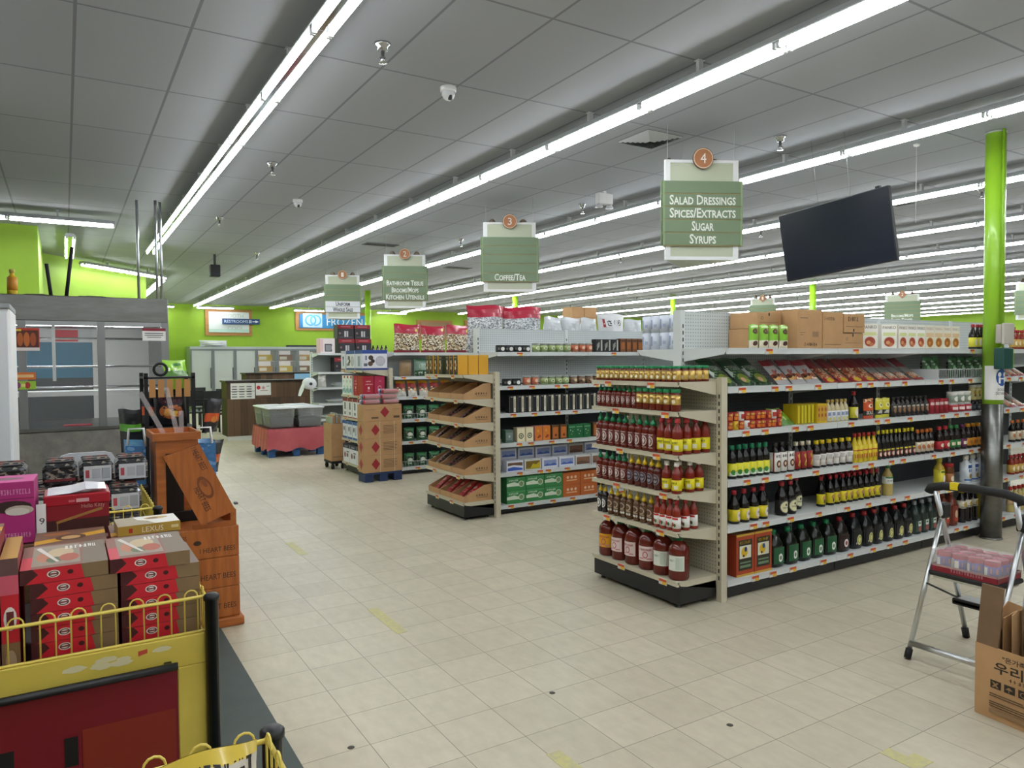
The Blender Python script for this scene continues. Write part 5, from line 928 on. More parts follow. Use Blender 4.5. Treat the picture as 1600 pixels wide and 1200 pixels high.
def counter(label, x0, x1, y0, y1, h, extra=()):
    t = thing('wooden_counter', label, 'counter', (x0, y0, 0)); L = x1-x0; d = y1-y0
    M().box(0, L, 0, .03, .09, h-.04, PLANK).ob('front_panel', t); M().box(0, .03, .03, d, .09, h-.04, PLANK).ob('side_panel', t); M().box(L-.03, L, .03, d, .09, h-.04, PLANK).ob('side_panel', t)
    M().box(-.03, L+.03, -.03, d+.02, h-.04, h, mat('2a201a', .4), .004).ob('counter_top', t); M().box(.0, L, .006, .03, 0, .09, mat('d6d6d0', .5)).ob('kick_board', t)
counter('long reclaimed-wood counter with taped paper lists, nearer one', 2.93, 5.9, 16.4, 17.0, 1.285)
counter('reclaimed-wood counter farther back carrying a blue card', 3.87, 6.6, 19.0, 19.6, 1.41)
def sheet(name, label, cat, x, y, z0, w, h, ops, c='f0efec', rz=0):
    m = M().box(0, w, -.003, 0, 0, h, mat(c, .6)); m.deco(ops, lambda u, v, L: (w*u, -.003-.0008*L, h*v)); return tag(m.ob(name, None, (x, y, z0), rz), label, cat)
ln = tuple(('r', .05+.3*i, .12+.16*j, .26+.3*i, .17+.16*j, '3a3c44') for i in range(3) for j in range(5))
sheet('paper_list', 'white paper list taped to the nearer wooden counter, left one', 'notice', 3.01, 16.398, .885, .50, .34, ln+(('r', 0, .48, 1, .50, '2a2c34'),))
sheet('paper_notice', 'smaller white notice with red seal beside the paper list', 'notice', 3.53, 16.398, .955, .32, .27, (('e', .18, .62, .13, .16, 'c02a38'), ('e', .5, .6, .1, .13, 'd8a0a4'), ('r', .3, .35, .8, .4, 'a05a60'), ('r', .7, .7, .9, .75, '8a8c90')))
sheet('blue_card', 'pale blue card standing on the farther wooden counter edge', 'card', 5.05, 18.965, 1.19, .4, .18, (('r', .2, .45, .8, .5, '8ab8d8'),), '8fc3e8')
SLAT = plain('tan_slatted_wood', 'c08a52', 'a87440', 4, .55, (1, 1, 24))
def wall_sign(name, label, x0, x1, z0, z1, parts):
    t = thing(name, label, 'sign', (x0, BY-.12, z0)); w, h = x1-x0, z1-z0
    M().box(0, w, .06, .11, 0, h, SLAT).ob('wooden_frame', t)
    for q, (pn, u0, v0, u1, v1, y, c, ops) in enumerate(parts):
        m = M().box(u0*w, u1*w, y, y+.03, v0*h, v1*h, mat(c, .5)); m.deco(ops, lambda u, v, L: ((u0+(u1-u0)*u)*w, y-.002*L, (v0+(v1-v0)*v)*h)); m.ob(pn, t)
wall_sign('wall_sign', 'pale wooden-framed wall sign behind the restrooms banner', 4.24, 5.82, 2.63, 3.56, (('panel', .07, .12, .93, .9, .03, 'e2e6e6', (('t', 'SMOOTH', .3, .72, .86, .9, 'b9c6b0'), ('t', 'C', .12, .48, .2, .64, 'd8d6a8'), ('t', 'COOL', .46, .12, .86, .3, 'b5c4c0'), ('r', 0, 0, 1, .16, 'b9d6cc'))),))
t = thing('restroom_banner', 'dark blue restrooms banner with arrow on the back wall', 'sign', (4.78, BY-.24, 3.03)); m = M().box(0, 1.27, 0, .05, 0, .2, mat('1f4378', .5)); m.deco((('t', 'RESTROOMS', .05, .25, .68, .75, 'c9d8ea'), ('e', .72, .72, .012, .1, 'd6e2f0'), ('r', .708, .25, .732, .6, 'd6e2f0'), ('e', .76, .72, .012, .1, 'd6e2f0'), ('r', .748, .25, .772, .6, 'd6e2f0'), ('r', .8, .44, .9, .56, 'e6ecf4'), ('p', [(.88, .25), (.97, .5), (.88, .75)], 'e6ecf4')), lambda u, v, L: (1.27*u, -.002*L, .2*v)); m.ob('banner', t); M().box(.1, .16, .05, .13, .05, .15, DK).box(1.1, 1.16, .05, .13, .05, .15, DK).ob('standoff', t)
wall_sign('wall_sign', 'blue frozen department sign with ring emblem on slatted wood', 7.38, 10.3, 2.86, 3.56, (('blue_panel', .05, .12, .93, .86, .03, '3b93d0', (('t', 'FROZEN', .40, .2, .95, .76, 'f2f6fa'), ('p', [(0, 0), (.3, 0), (.2, 1), (0, 1)], '3484c4'))), ('emblem_panel', .09, .16, .34, .92, .01, 'bfe0f4', (('o', .4, .5, .3, .4, '5aa8dc'), ('o', .66, .5, .3, .4, '6ab4e2'))), ))
for i, (x, z) in enumerate(((12.3, 2.55), (14.5, 2.6))): wall_sign('wall_sign', f"{('first', 'second')[i]} wooden wall sign far behind the mushroom bags", x, x+1.6, z, z+.8, (('panel', .08, .1, .92, .9, .03, '9a7a5a', ()),))
# far stacked goods seen above the tea aisle
carton('far_carton', 'shipping_carton', 'carton', .31, .34, .40, CARD, CARD, CARD, (('r', .1, .48, .9, .5, '8d6d4c'),), flap=True)
for i, (x, z) in enumerate(((9.05, 1.95), (9.05, 2.356), (9.37, 1.95), (9.37, 2.356))): inst('far_carton', f"far brown carton, {('lower left', 'upper left', 'lower right', 'upper right')[i]} of the four above the tea aisle", (x, 12.30, z+.001), 0, 'far stacked cartons')
gondola('gondola_shelf', 'distant shelving run carrying four brown cartons', (7.9, 12.6, 0), 0, 1.22, 3, [1.95, .1], .46, 2.0, SHELFW, (PEGW, PEGD), tags=0, back=(0,))
gondola('gondola_shelf', 'distant shelving run seen past the post', (13.0, 8.2, 0), 0, 1.22, 5, [1.9, 1.5, .1], .46, 2.0, SHELFW, (PEGW, PEGD), tags=0, back=(0,))
inst('far_carton', 'brown carton on the distant shelving past the post', (16.6, 7.90, 1.901)); inst('far_carton', 'second brown carton on the distant shelving past the post', (17.3, 7.90, 1.901))
# ---------------------------------------------------------------- steel kitchen display case
t = thing('display_case', 'stainless steel hot food case with framed glass front', 'display case', (-1.6, 8.5, 0)); w = 2.55; D = 1.9
M().box(0, w, 0, D, 2.095, 2.345, STEEL, .006).ob('header', t); M().box(0, w, 0, D, 0, 1.0, STEELD, .006).ob('base_cabinet', t)
M().box(-.0, w, -.02, .12, 1.0, 1.035, STEEL, .004).ob('sill', t)
for x in (1.22, 1.89, w-.07): M().box(x, x+.07, 0, .05, 1.035, 2.095, mat('8d8f90', .35, .8)).ob('mullion', t)
M().box(1.5, 1.53, .05, .07, 1.5, 2.095, mat('c9cbcb', .35, .8)).ob('mullion', t)
M().box(0, w, .002, .045, 2.05, 2.095, mat('a5a7a8', .35, .8)).ob('top_rail', t)
for a, b in ((.02, 1.22), (1.29, 1.89), (1.96, w-.07)): M().box(a, b, .02, .026, 1.035, 2.05, GLASS).ob('glass_pane', t)
M().box(w-.03, w, .05, D, 1.035, 2.095, STEEL).ob('side_panel', t); M().box(1.9, w-.03, D-.05, D-.02, 1.0, 2.095, mat('d3d4d0', .4)).ob('rear_panel', t); M().box(0, .03, .05, D, 1.0, 2.095, STEEL).ob('side_panel', t)
M().box(.03, 1.9, D-.05, D-.02, 1.5, 1.93, mat('33708c', .5)).ob('blue_panel', t); M().box(.03, 1.9, D-.05, D-.02, 1.0, 1.5, mat('3a3e40', .5)).ob('dark_panel', t); M().box(.03, 1.9, D-.05, D-.02, 1.93, 2.095, mat('c9cccd', .4)).ob('pale_panel', t)
M().box(1.5, 1.75, D-.056, D-.05, 1.94, 2.08, mat('d2283a', .5)).ob('red_label', t)
for z, y in ((1.93, .3), (1.64, .35)): M().tube([(.03, y, z), (w-.03, y, z)], .012, CHR, 8).ob('hanging_rail', t)
M().box(.03, w-.03, .5, .9, 1.33, 1.38, mat('e6e8e8', .35)).ob('shelf_board', t); M().tube([(.03, .25, 1.43), (w-.03, .25, 1.43)], .012, CHR, 8).ob('hanging_rail', t)
GL2 = emis('case_lamp', 35); M().box(.3, w-.2, .5, .56, 2.07, 2.09, GL2).ob('case_lamp', t)
for i, (x, y) in enumerate(((.82, 10.3), (1.02, 10.2), (1.08, 10.28))): tag(M().lathe([(.017, 2.346), (.017, CZ)], mat('b9bcbe', .3, .9), 10).ob('ceiling_rod', None, (x, y, 0)), f"thin steel rod from case top to ceiling, {('lone left', 'middle', 'right')[i]} one", 'rod', 'steel rods above the case')
for i, (x0, x1, y) in enumerate(((-1.4, .5, 9.0), (-.6, .9, 9.2))):
    pts = [(x0+(x1-x0)*k/14, y+.06*math.sin(k*1.3+i), 2.356+.03*abs(math.sin(k*.9+i))*(k % 14 > 0)) for k in range(15)]
    tag(M().tube(pts, .008, mat('4a5236', .6), 6).ob('power_cable', None), f"{('longer', 'shorter')[i]} grey cable lying across the top of the steel case", 'cable')
for i, x in enumerate((-.32, .36, .18)): tag(M().box(-.1, .1, -.06, .06, 0, .05, mat('55585a', .5), .01).box(-.03, .03, -.02, .02, .05, .07, DK).ob('transformer', None, (x, 9.35, 2.346)), f"small grey transformer on the steel case, {('left', 'right', 'middle')[i]} one", 'transformer', 'transformers on the case')
bottle('oil_small', 'seasoning_bottle', 'bottle', .26, .045, 'd8b42a', 'b5a03a', (.2, .7, 'c9892a'), 'long'); inst('oil_small', 'yellow bottle standing on top of the steel case', (-.42, 8.75, 2.347))
for i, (x, h, tl) in enumerate(((-.10, .42, -.1), (.03, .62, .12))): tag(M().tube([(0, 0, .012), (tl*h, 0, h)], .02, RUBBER, 8).box(-.06, .06, -.05, .05, 0, .015, RUBBER).ob('clamp_stand', None, (x, 9.5, 2.346)), f"{('shorter', 'taller')[i]} black leaning stand on top of the steel case", 'stand')
sheet('poster', 'poster of roast ducks taped on the case glass', 'poster', -.41, 8.496, 1.80, .21, .22, (('r', .04, .14, .96, .9, '5a2a1c'), ('e', .25, .5, .12, .3, 'b5602c'), ('e', .5, .5, .12, .32, 'c0682f'), ('e', .75, .5, .12, .3, 'a8522a'), ('r', 0, 0, 1, .14, 'e6dcd8'), ('r', .05, .86, .3, .95, 'e0c43a')), 'c0392c')
sheet('notice', 'white notice with dark red header on the right case glass', 'notice', .70, 8.495, 1.905, .22, .13, (('r', 0, .78, 1, 1, '8c2a3a'), ('r', .1, .55, .9, .62, '6a6c74'), ('r', .1, .4, .9, .46, '6a6c74'), ('r', .2, .25, .8, .3, '6a6c74')))
sheet('price_sign', 'orange price sign on the left mullion of the case', 'notice', -.41, 8.494, 1.52, .17, .07, (('r', .1, .3, .9, .7, 'e9c08a'),), 'd8702a'); sheet('price_sign', 'green and purple fruit sign below the orange one', 'notice', -.41, 8.492, 1.425, .17, .08, (('e', .15, .5, .12, .4, '8a3a7a'), ('e', .6, .5, .14, .4, 'a52a2a'), ('r', .3, .3, .5, .7, 'e6dc8a')), '9ac23a')
tag(M().box(0, .5, .0, .25, 0, .03, mat('c9cccb', .35, .7), .01).ob('steel_tray', None, (-.95, 8.75, 1.002)), 'shallow steel tray inside the case behind the sill', 'tray')
tag(M().tube([(0, 0, .013), (.25, .015, .013)], .012, mat('c03a48', .4), 6).ob('red_tongs', None, (-.02, 8.56, 1.0375)), 'red-handled tongs lying on the case sill', 'tongs')
t = thing('white_cabinet', 'tall white cabinet cut off by the left frame edge', 'cabinet', (-1.0, 5.2, 0)); M().box(0, .735, 0, .6, .06, 2.0, WHITE, .01).ob('carcass', t); M().box(.01, .725, -.02, -.002, .1, 1.98, mat('dfe2e6', .4), .005).ob('door', t); M().box(.03, .7, .03, .55, 0, .06, DK).ob('plinth', t); M().box(0, .735, -.02, .6, 2.0, 2.025, mat('9a9ea0', .4)).ob('top_trim', t)
# dark runner under the bins
tag(M().box(-1.2, .80, .2, 4.86, .001, .006, plain('grey_green_mat', '4d5755', '465150', 6, .6), .002).ob('floor_mat', None), 'dark grey-green floor mat running under the yellow bins', 'mat')
# ---------------------------------------------------------------- yellow merchandise bins
YEL = plain('yellow_bin_enamel', 'dcc65a', 'd2bb4e', 5, .4); WIRE = mat('e6cf62', .35); MAROON = mat('7d1526', .42); POST = mat('15171a', .4)
def guard(t, L, hoops):
    """wire guard along local x, standing on z = 0"""
    m = M().tube([(0, 0, 0), (L, 0, 0)], .0045, WIRE, 6).tube([(0, 0, .108), (L, 0, .108)], .0055, WIRE, 6); m.ob('guard_rail', t)
    m = M(); p = L/hoops
    for i in range(hoops):
        a = p*(i+.5)-.019; pts = [(a, .004, 0), (a, .004, .108)]+[(a+.019-.019*math.cos(PI*k/6), .004, .112+.02*math.sin(PI*k/6)) for k in range(7)]+[(a+.038, .004, .108), (a+.038, .004, 0)]
        m.tube(pts, .0026, WIRE, 6)
    m.ob('wire_hoops', t)
def bin_(label, x0, x1, y0, y1, floor_z, panels=True):
    t = thing('merchandise_bin', label, 'display bin', (x0, y0, 0)); L = x1-x0; d = y1-y0
    for x in (-.02, L+.018):
        for y in (-.012, d+.012): M().lathe([(.02, .008), (.02, .925), (.024, .925), (.024, .938), (.016, .945), (0, .945)], POST, 14, x, y).ob('post', t)
    M().box(0, L, 0, .02, .725, .82, YEL, .003).ob('front_panel', t); M().box(L-.082, L, 0, .02, .05, .7245, YEL, .003).ob('front_stile', t)
    M().box(0, L-.083, .002, .016, .05, .724, MAROON).ob('lower_panel', t)
    M().box(L-.34, L-.09, .0, .002, .36, .60, mat('8a2a1c', .5)).ob('faded_patch', t)
    for x in (L-.385, L-.54): M().box(x, x+.034, .0005, .002, .50, .585, mat('120f10', .6)).ob('slot', t)
    hd = M().tube([(-.01, -.03, .742), (L-.085, -.03, .742)], .012, POST, 10)
    for x in (.1, L-.12): hd.box(x, x+.02, -.03, 0, .735, .75, POST)
    hd.ob('push_bar', t)
    M().box(0, .02, .02, d, .05, .82, YEL).ob('side_panel', t); M().box(L-.006, L, .02, d, .05, .82, YEL).ob('side_panel', t); M().box(0, L, d-.02, d, .05, .82, YEL).ob('rear_panel', t)
    M().box(.02, L-.02, .02, d-.02, floor_z-.02, floor_z, mat('4a4c4a', .6)).ob('bin_floor', t)
    for nm, lo, rz, ln_ in (('f', (0, .01, .824), 0, L), ('b', (0, d-.012, .824), 0, L), ('l', (.012, 0, .824), PI/2, d), ('r', (L+.004, .0, .824), PI/2, d)):
        g_ = link(None, 'wire_guard', t, lo, rz); guard(g_, ln_, max(4, round(ln_/.078)))
    m = M(); rr = random.Random(4)
    for k in range(16):
        a = L-.36+rr.uniform(0, .26); z = .785+rr.uniform(-.012, .02); s_ = rr.uniform(.008, .03)
        m.add([(a+s_*math.cos(2*PI*q/7)*rr.uniform(.7, 1.3), -.0006-.00003*k, z+s_*.35*math.sin(2*PI*q/7)) for q in range(7)], [tuple(range(7))], mat('d9d0a8', .7))
    m.quad((L-.19, -.0015, .785), (L-.165, -.0015, .79), (L-.165, -.0015, .803), (L-.19, -.0015, .80), mat('c8503a')); m.ob('sticker_residue', t)
    return t
bin_('yellow bin stacked with red gift boxes in the left foreground', -.78, .36, 2.45, 3.72, .772)
bin_('nearest yellow bin at the bottom frame edge holding snack bags', -.70, .318, .40, 1.46, .60)
bin_('farthest yellow bin piled with black film-wrapped packs', -.95, .37, 4.10, 4.84, .78)
# gift boxes
lg = (('e', .37, .55, .075, .26, 'efe9e2'), ('o', .37, .55, .06, .2, '6a2a2c'), ('r', .32, .5, .42, .6, '7d3a38'), ('e', .56, .56, .035, .16, '4a1418'))
fr = (('r', 0, 0, 1, 1, '8a7050'), ('p', [(0, 0), (.72, 0), (.68, 1), (0, 1)], 'd42032'), ('p', [(0, 0), (.06, 0), (.2, .6), (.14, 1), (0, 1)], '4a1a20'))+lg
tp = (('r', 0, 0, 1, 1, '7d6a58'), ('p', [(0, 0), (.70, 0), (.72, 1), (0, 1)], '8d5a4c'), ('r', 0, .0, .12, .5, 'd03a4a'), ('r', .12, .1, .68, .95, '9a8a78'), ('e', .3, .45, .14, .22, 'c07a5a'), ('e', .45, .6, .16, .2, 'c9b08a'), ('e', .38, .3, .1, .12, '5a6a4a'), ('e', .55, .35, .12, .16, 'b0523a'), ('s', 7, .5, .72, .9, .86, 'e9e4e0'), ('p', [(.15, .85), (.4, .2), (.44, .2), (.2, .9)], 'd8cfc8'))
carton('gift_box', 'gift_box', 'box', .222, .31, .0424, 'd42032', '8a1a24', '8d5a4c', fr, (('r', 0, 0, 1, 1, 'bd1e2e'),), tp, b=.001)
carton('gift_ribbon', 'gift_box', 'box', .222, .31, .0424, 'd42032', '8a1a24', '6a4a3c', fr, (), (('r', 0, 0, 1, 1, '7d5a48'), ('p', [(0, .3), (1, .62), (1, .82), (0, .5)], 'd8a02a'), ('e', .5, .56, .22, .16, '5a3a2a'), ('e', .5, .56, .14, .1, 'c9a06a'), ('e', .3, .82, .2, .08, 'a5653a')), b=.001)
carton('gift_upright', 'gift_box', 'box', .044, .31, .345, 'cc2032', '8a1a24', 'b9893a', (('r', 0, .86, 1, 1, '6a4a4c'), ('r', 0, .7, 1, .86, 'd05a70'), ('e', .5, .5, .36, .1, 'e6ddd8'), ('r', .3, .44, .7, .56, '6a2a2c'), ('r', 0, 0, 1, .3, '8a6a4a'), ('e', .5, .14, .3, .1, 'b59a7a')), b=.001)
gg = 'red gift boxes in the yellow bin'
for i in range(6): inst('gift_box', f'red gift box, {ORD[i]} from the bottom of the right stack', (.2425, 2.655, .773+.0437*i), 0, gg)
inst('gift_box', 'red gift box lying crooked on top of the right stack', (.2145, 2.65, .773+.0437*6), .0, gg)
for i in range(7): inst('gift_box', f'red gift box, {ORD[i]} from the bottom of the left stack', (.0115 if i < 6 else -.012, 2.655, .773+.0437*i), 0, gg)
inst('gift_upright', 'red gift box stood on edge beside the left stack', (-.148, 2.655, .773))
for i in range(6): inst('gift_ribbon', f'gift box of the ribboned rear stack, {ORD[i]} from the bottom', (.006, 3.10, .773+.0437*i), 0, 'gift boxes of the rear stacks')
for i in range(6): inst('gift_ribbon', f'gift box of the rear right stack, {ORD[i]} from the bottom', (.2425, 3.10, .773+.0437*i), 0, 'gift boxes of the rear stacks')
for i in range(5): inst('gift_ribbon', f'gift box of the backmost stack under the red tin, {ORD[i]} from the bottom', (.04, 3.42, .773+.0437*i), 0, 'gift boxes of the rear stacks')
for i in range(9): inst('gift_ribbon' if i > 7 else 'gift_box', f'gift box at the left frame edge, {ORD[i]} from the bottom', (-.285, 2.655, .773+.0437*i), 0, gg)
for i in range(5): inst('gift_ribbon', f'gift box under the pink box, {ORD[i]} from the bottom', (-.20, 3.42, .773+.0437*i), 0, 'gift boxes of the rear stacks')
lx = (('r', 0, 0, 1, 1, 'b9963a'), ('t', 'LEXUS', .38, .2, .72, .75, 'f2ead0'), ('r', .17, .25, .23, .7, 'b5301f'), ('r', .85, .35, .97, .65, 'e0cf98'))
carton('cream_box', 'biscuit_box', 'box', .21, .16, .036, 'b9963a', 'a5926a', 'e6e2da', lx, (), (('p', [(0, 0), (.6, 0), (.5, .4), (.35, .6), (.3, 1), (0, 1)], 'a5977c'), ('e', .66, .68, .2, .16, 'c9a868'), ('e', .6, .66, .1, .09, '7d5a3a'))); inst('cream_box', 'flat cream and gold biscuit box on the rear gift boxes', (.255, 3.09, 1.0365), .03)
t = thing('red_tin', 'large red and brown biscuit carton with handle lid', 'carton', (.032, 3.42, .9935)); w_, d_, h_ = .215, .2, .165
m = M().box(-w_/2, w_/2, -d_/2, d_/2, 0, .125, mat('5a1a1c', .4), .004, {}); m.deco((('r', 0, 0, 1, 1, '45201c'), ('r', 0, .55, 1, 1, '8d1724'), ('p', [(.16, .52), (.17, .44), (.9, .78), (.88, .86)], 'a5763a'), ('r', .17, .0, .19, .46, '8a6a4a'), ('e', .17, .11, .15, .1, 'a58d74'), ('t', 'Hello Kitty', .56, .84, .93, 1.0, 'c98a86')), lambda u, v, L: (-w_/2+w_*u, -d_/2-.0006*L, .125*v)); m.ob('box_body', t)
m = M().box(-w_/2-.005, w_/2+.005, -d_/2-.005, d_/2+.005, .125, h_, mat('a81628', .4), .004); m.deco((('r', .36, .3, .46, .5, 'c96a74'), ('r', .48, .25, .68, .6, 'd8a8ac')), lambda u, v, L: (-w_/2+w_*u, -d_/2-.0055-.0006*L, .125+.04*v)); m.ob('lid', t)
M().add([(-.1, -.09, 0), (-.02, -.09, .004), (.03, -.09, .016), (.1, -.09, .012), (-.1, .08, .006), (-.02, .08, .012), (.03, .08, .022), (.1, .08, .014)], [(0, 1, 5, 4), (1, 2, 6, 5), (2, 3, 7, 6)], mat('c9c4d0', .3, 0, .4)).ob('plastic_flap', t).location = (0, 0, h_+.001)
pkb = (('r', 0, .72, 1, .74, '8a1f5a'), ('s', 11, .4, .8, .95, .88, 'e49ac4'), ('e', .62, .6, .34, .1, '3c2824'), ('e', .75, .54, .24, .08, 'c9b9a8'), ('e', .72, .52, .2, .06, 'e0d8cc'), ('s', 9, .5, .1, .95, .18, 'e49ac4'))
carton('pink_box', 'sweets_box', 'box', .19, .2, .235, 'b8327e', 'a8286e', 'd04a96', pkb, (), (('e', .5, .5, .3, .2, '8a5a6a'),)); inst('pink_box', 'tall pink sweets box at the left frame edge', (-.20, 3.40, .9935), -.04)
t = thing('price_card', 'white price card standing between pink and red boxes', 'card', (-.105, 3.31, .9935)); m = M().box(0, .032, 0, .003, 0, .14, PAPER); m.deco((('t', '9', .3, .45, .85, .62, '2a2c30'), ('t', '9!!', .1, .08, .95, .22, 'a03a8a')), lambda u, v, L: (.032*u, -.0006*L, .14*v)); m.ob('card', t); M().box(-.005, .037, -.004, .02, 0, .006, DK).ob('card_foot', t)
# snack bags in the nearest bin
for i, (x, y, r_, s_) in enumerate(((.195, 1.345, .1, 61), (-.02, 1.33, -.1, 62), (.14, .98, .1, 63))):
    bag(f'corn{i}', 'snack_bag', 'bag', .19, .24, .1, [(0, 'b5a888'), (.45, 'cfc8bd'), (.92, 'd0b43a')] if i != 1 else [(0, 'b9b4aa'), (.7, '8a4a96'), (.8, 'c4c0ba')], (('s', 7, .4, .80, .95, .93, '241f1c'), ('s', 6, .45, .62, .95, .76, '2a2420'), ('p', [(.05, .6), (.32, .68), (.42, .92), (.1, .88)], '8d3f9c'), ('e', .8, .45, .12, .06, '3a3230')) if i != 1 else (), lean=.12, seed=s_, wr=.012)
    inst(f'corn{i}', ('yellow and purple snack bag at the corner of the nearest bin', 'clear-topped snack bag left of the corner one', 'snack bag lying in front of the corner one')[i], (x, y, .7395), r_)
t = thing('folded_sacks', 'layer of folded sacks filling the nearest bin', 'sack'); M().box(-.66, .29, .44, 1.40, .602, .735, mat('a59a74', .7), .02).ob('sack_layer', t); M().box(-.5, .2, .5, 1.2, .735, .7385, mat('8d8460', .7)).ob('upper_sack', t)
# black film-wrapped packs
def pack(label, x, y, z, white, rz=0, k=0):
    t = thing('wrapped_pack', label, 'pack', (x, y, z), rz, 'black film-wrapped packs'); rr = random.Random(k)
    m = M(); w, h, d = .153, .126, .2
    m.box(-w/2, w/2, -d/2, d/2, 0, h-.008, CRINK, .018); m.ob('film_wrap', t)
    for i in range(4):
        yy = -d/2+.025+i*.045; M().box(-w/2+.012, w/2-.012, yy, yy+.034, h-.010, h+.002+.004*(i % 2), DARKF, .008).ob('film_fold', t)
    if white:
        m = M().box(-w/2+.016, w/2-.012, -d/2-.003, -d/2, .016, h-.03, mat('c9cbd0', .5)); m.deco((('r', .06, .25, .2, .75, 'b5444e'), ('r', .3, .2, .6, .8, 'b0b3b9'), ('r', .66, .15, .95, .85, '9fa3aa')), lambda u, v, L: (-w/2+.016+(w-.028)*u, -d/2-.003-.0006*L, .016+(h-.046)*v)); m.ob('label', t)
    else: M().box(-w/2+.01, w/2-.01, -d/2-.002, -d/2, .03, .042, mat('7a2a30', .5)).ob('tear_strip', t)
PKL = []
for q, (tier, y, xs) in enumerate(((0, 4.24, (-.56, -.40, -.24, -.08, .08, .245)), (0, 4.62, (-.56, -.40, -.24, -.08, .08, .245)), (1, 4.29, (-.56, -.40, -.24, -.08, .075, .25)), (1, 4.64, (-.56, -.40, -.24, -.08, .08, .25)), (2, 4.45, (-.25, -.03, .13, .295)))):
    for i, x in enumerate(xs):
        PKL.append((f"black film-wrapped pack, {ORD[i]} from the left, {('bottom', 'middle', 'top')[tier]} tier, {'front' if y < 4.5 else 'back'} row", x, y, .781+.131*tier, (tier, i) in ((2, 2), (2, 3), (1, 0), (1, 3), (1, 5), (0, 3), (0, 5)), .03*math.sin(i*2+q), q*10+i))
for p in PKL: pack(*p)
t = thing('plastic_board', 'rounded pale plastic board standing behind the black packs', 'board', (.08, 4.96, 0)); M().prism([(-.13, .75), (.17, .75), (.17, 1.10), (.15, 1.135), (.11, 1.147), (-.07, 1.147), (-.11, 1.135), (-.13, 1.10)], 'y', 0, .02, mat('c9ccd2', .4)).ob('board_panel', t); M().box(-.12, .15, .002, .018, 0, .75, mat('b9bcc2', .4)).ob('board_stand', t)
# ---------------------------------------------------------------- wooden crate display
t = thing('wooden_display', 'orange-stained wooden crate display with a leaning printed board', 'display stand', (.46, 4.86, 0)); INK = '3a2418'
M().box(-.03, .485, -.03, .43, 0, .055, WOODO, .006).ob('plinth', t)
for k, z in enumerate((.057, .25, .443)):
    m = M().box(0, .465, 0, .40, z, z+.191, WOODH, .004); f = lambda u, v, L, z=z: (.465*u, -.0006*L, z+.191*v)
    if k < 2: m.deco((('t', 'I HEART BEES', .46, .3, .95, .48, INK),), f)
    else: m.deco((('t', 'I HEART BEES', .02, .66, .34, .82, INK), ('t', 'I HEART BEES', .5, .2, .95, .36, INK), ('e', .47, .55, .05, .08, INK)), f)
    m.ob('crate', t)
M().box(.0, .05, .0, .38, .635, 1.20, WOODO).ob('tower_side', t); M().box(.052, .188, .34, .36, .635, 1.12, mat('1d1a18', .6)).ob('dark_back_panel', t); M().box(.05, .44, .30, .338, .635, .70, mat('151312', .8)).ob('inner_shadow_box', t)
M().box(.05, .235, .0, .02, 1.12, 1.20, WOODO).ob('tower_front', t); M().box(.19, .235, .34, .38, .635, 1.2, WOODO).ob('tower_post', t)
M().box(-.02, .25, -.02, .40, 1.20, 1.215, WOODO).box(-.02, .25, -.02, -.005, 1.215, 1.245, WOODO).box(-.02, .25, .385, .40, 1.215, 1.245, WOODO).box(-.02, -.005, -.005, .385, 1.215, 1.245, WOODO).box(.235, .25, -.005, .385, 1.215, 1.245, WOODO).ob('tower_cap', t)
M().box(.42, .455, .02, .38, .635, .735, WOODO).box(.20, .42, .02, .04, .635, .665, WOODO).ob('rear_rail', t)
bd = [(.035, 1.105), (.238, 1.17), (.443, .735), (.24, .665)]
m = M().prism(bd, 'y', -.028, -.004, WOODH)
def bf(u, v, L):
    p = Vector(bd[0])*(1-u)*v+Vector(bd[1])*u*v+Vector(bd[2])*u*(1-v)+Vector(bd[3])*(1-u)*(1-v); return (p.x, -.028-.0006*L, p.y)
def bf2(u, v, L): return bf(v, 1-u, L)
m.deco((('t', 'I HEART BEES', .02, .72, .34, .88, INK), ('t', 'HEART BEES', .52, .28, .86, .44, INK), ('o', .56, .58, .16, .18, '7d4420'), ('e', .5, .62, .06, .06, '8a4c24')), bf2); m.ob('leaning_board', t)
for x, z in ((.30, 1.0), (.44, .77)): M().box(x, x+.02, -.02, .02, z, z+.012, DK).ob('hinge', t)
t = thing('clear_dividers', 'loose clear plastic dividers sticking up from the wooden display', 'plastic strips', (.50, 4.98, 1.2225))
for i, (x, a, h) in enumerate(((.02, -.45, .3), (.10, -.2, .3), (.13, .0, .14))): M().box(-.014, .014, 0, .003, 0, h, clear(f'clear_strip_{i}', 'd9d4d6', .28)).ob('strip', t, (x, .05*i, 0)).rotation_euler = (0, a, 0)
BLUE = speckle('blue_star_print', ['2f6fa8', '2f6fa8', '3a7ab5', '2a6298', '2f6fa8', '6aa0d0'], 30)
def tote(label, x, y, z, w, d, h):
    t = thing('tote_bag', label, 'bag', (x, y, z)); m = M(); vs = [(-w/2, -d/2, 0), (w/2, -d/2, 0), (w/2, d/2, 0), (-w/2, d/2, 0), (-w/2-.01, -d/2-.02, h), (w/2, -d/2-.01, h-.01), (w/2+.01, d/2+.01, h), (-w/2, d/2, h+.01)]
    m.add(vs, [(0, 1, 2, 3), (0, 1, 5, 4), (1, 2, 6, 5), (2, 3, 7, 6), (3, 0, 4, 7), (4, 5, 6, 7)], BLUE); m.ob('bag_body', t); M().tube([(-.05, -d/2-.01, h-.01), (-.04, -d/2-.02, h+.1), (.04, -d/2-.02, h+.1), (.05, -d/2-.01, h-.01)], .008, mat('e6e8ea', .6), 6).ob('strap', t)
tote('blue star-print bag on the left of the wooden display', .365, 5.16, 0, .1, .3, 1.17); tote('blue star-print bag on the right of the wooden display', .80, 5.45, 0, .15, .22, 1.13)
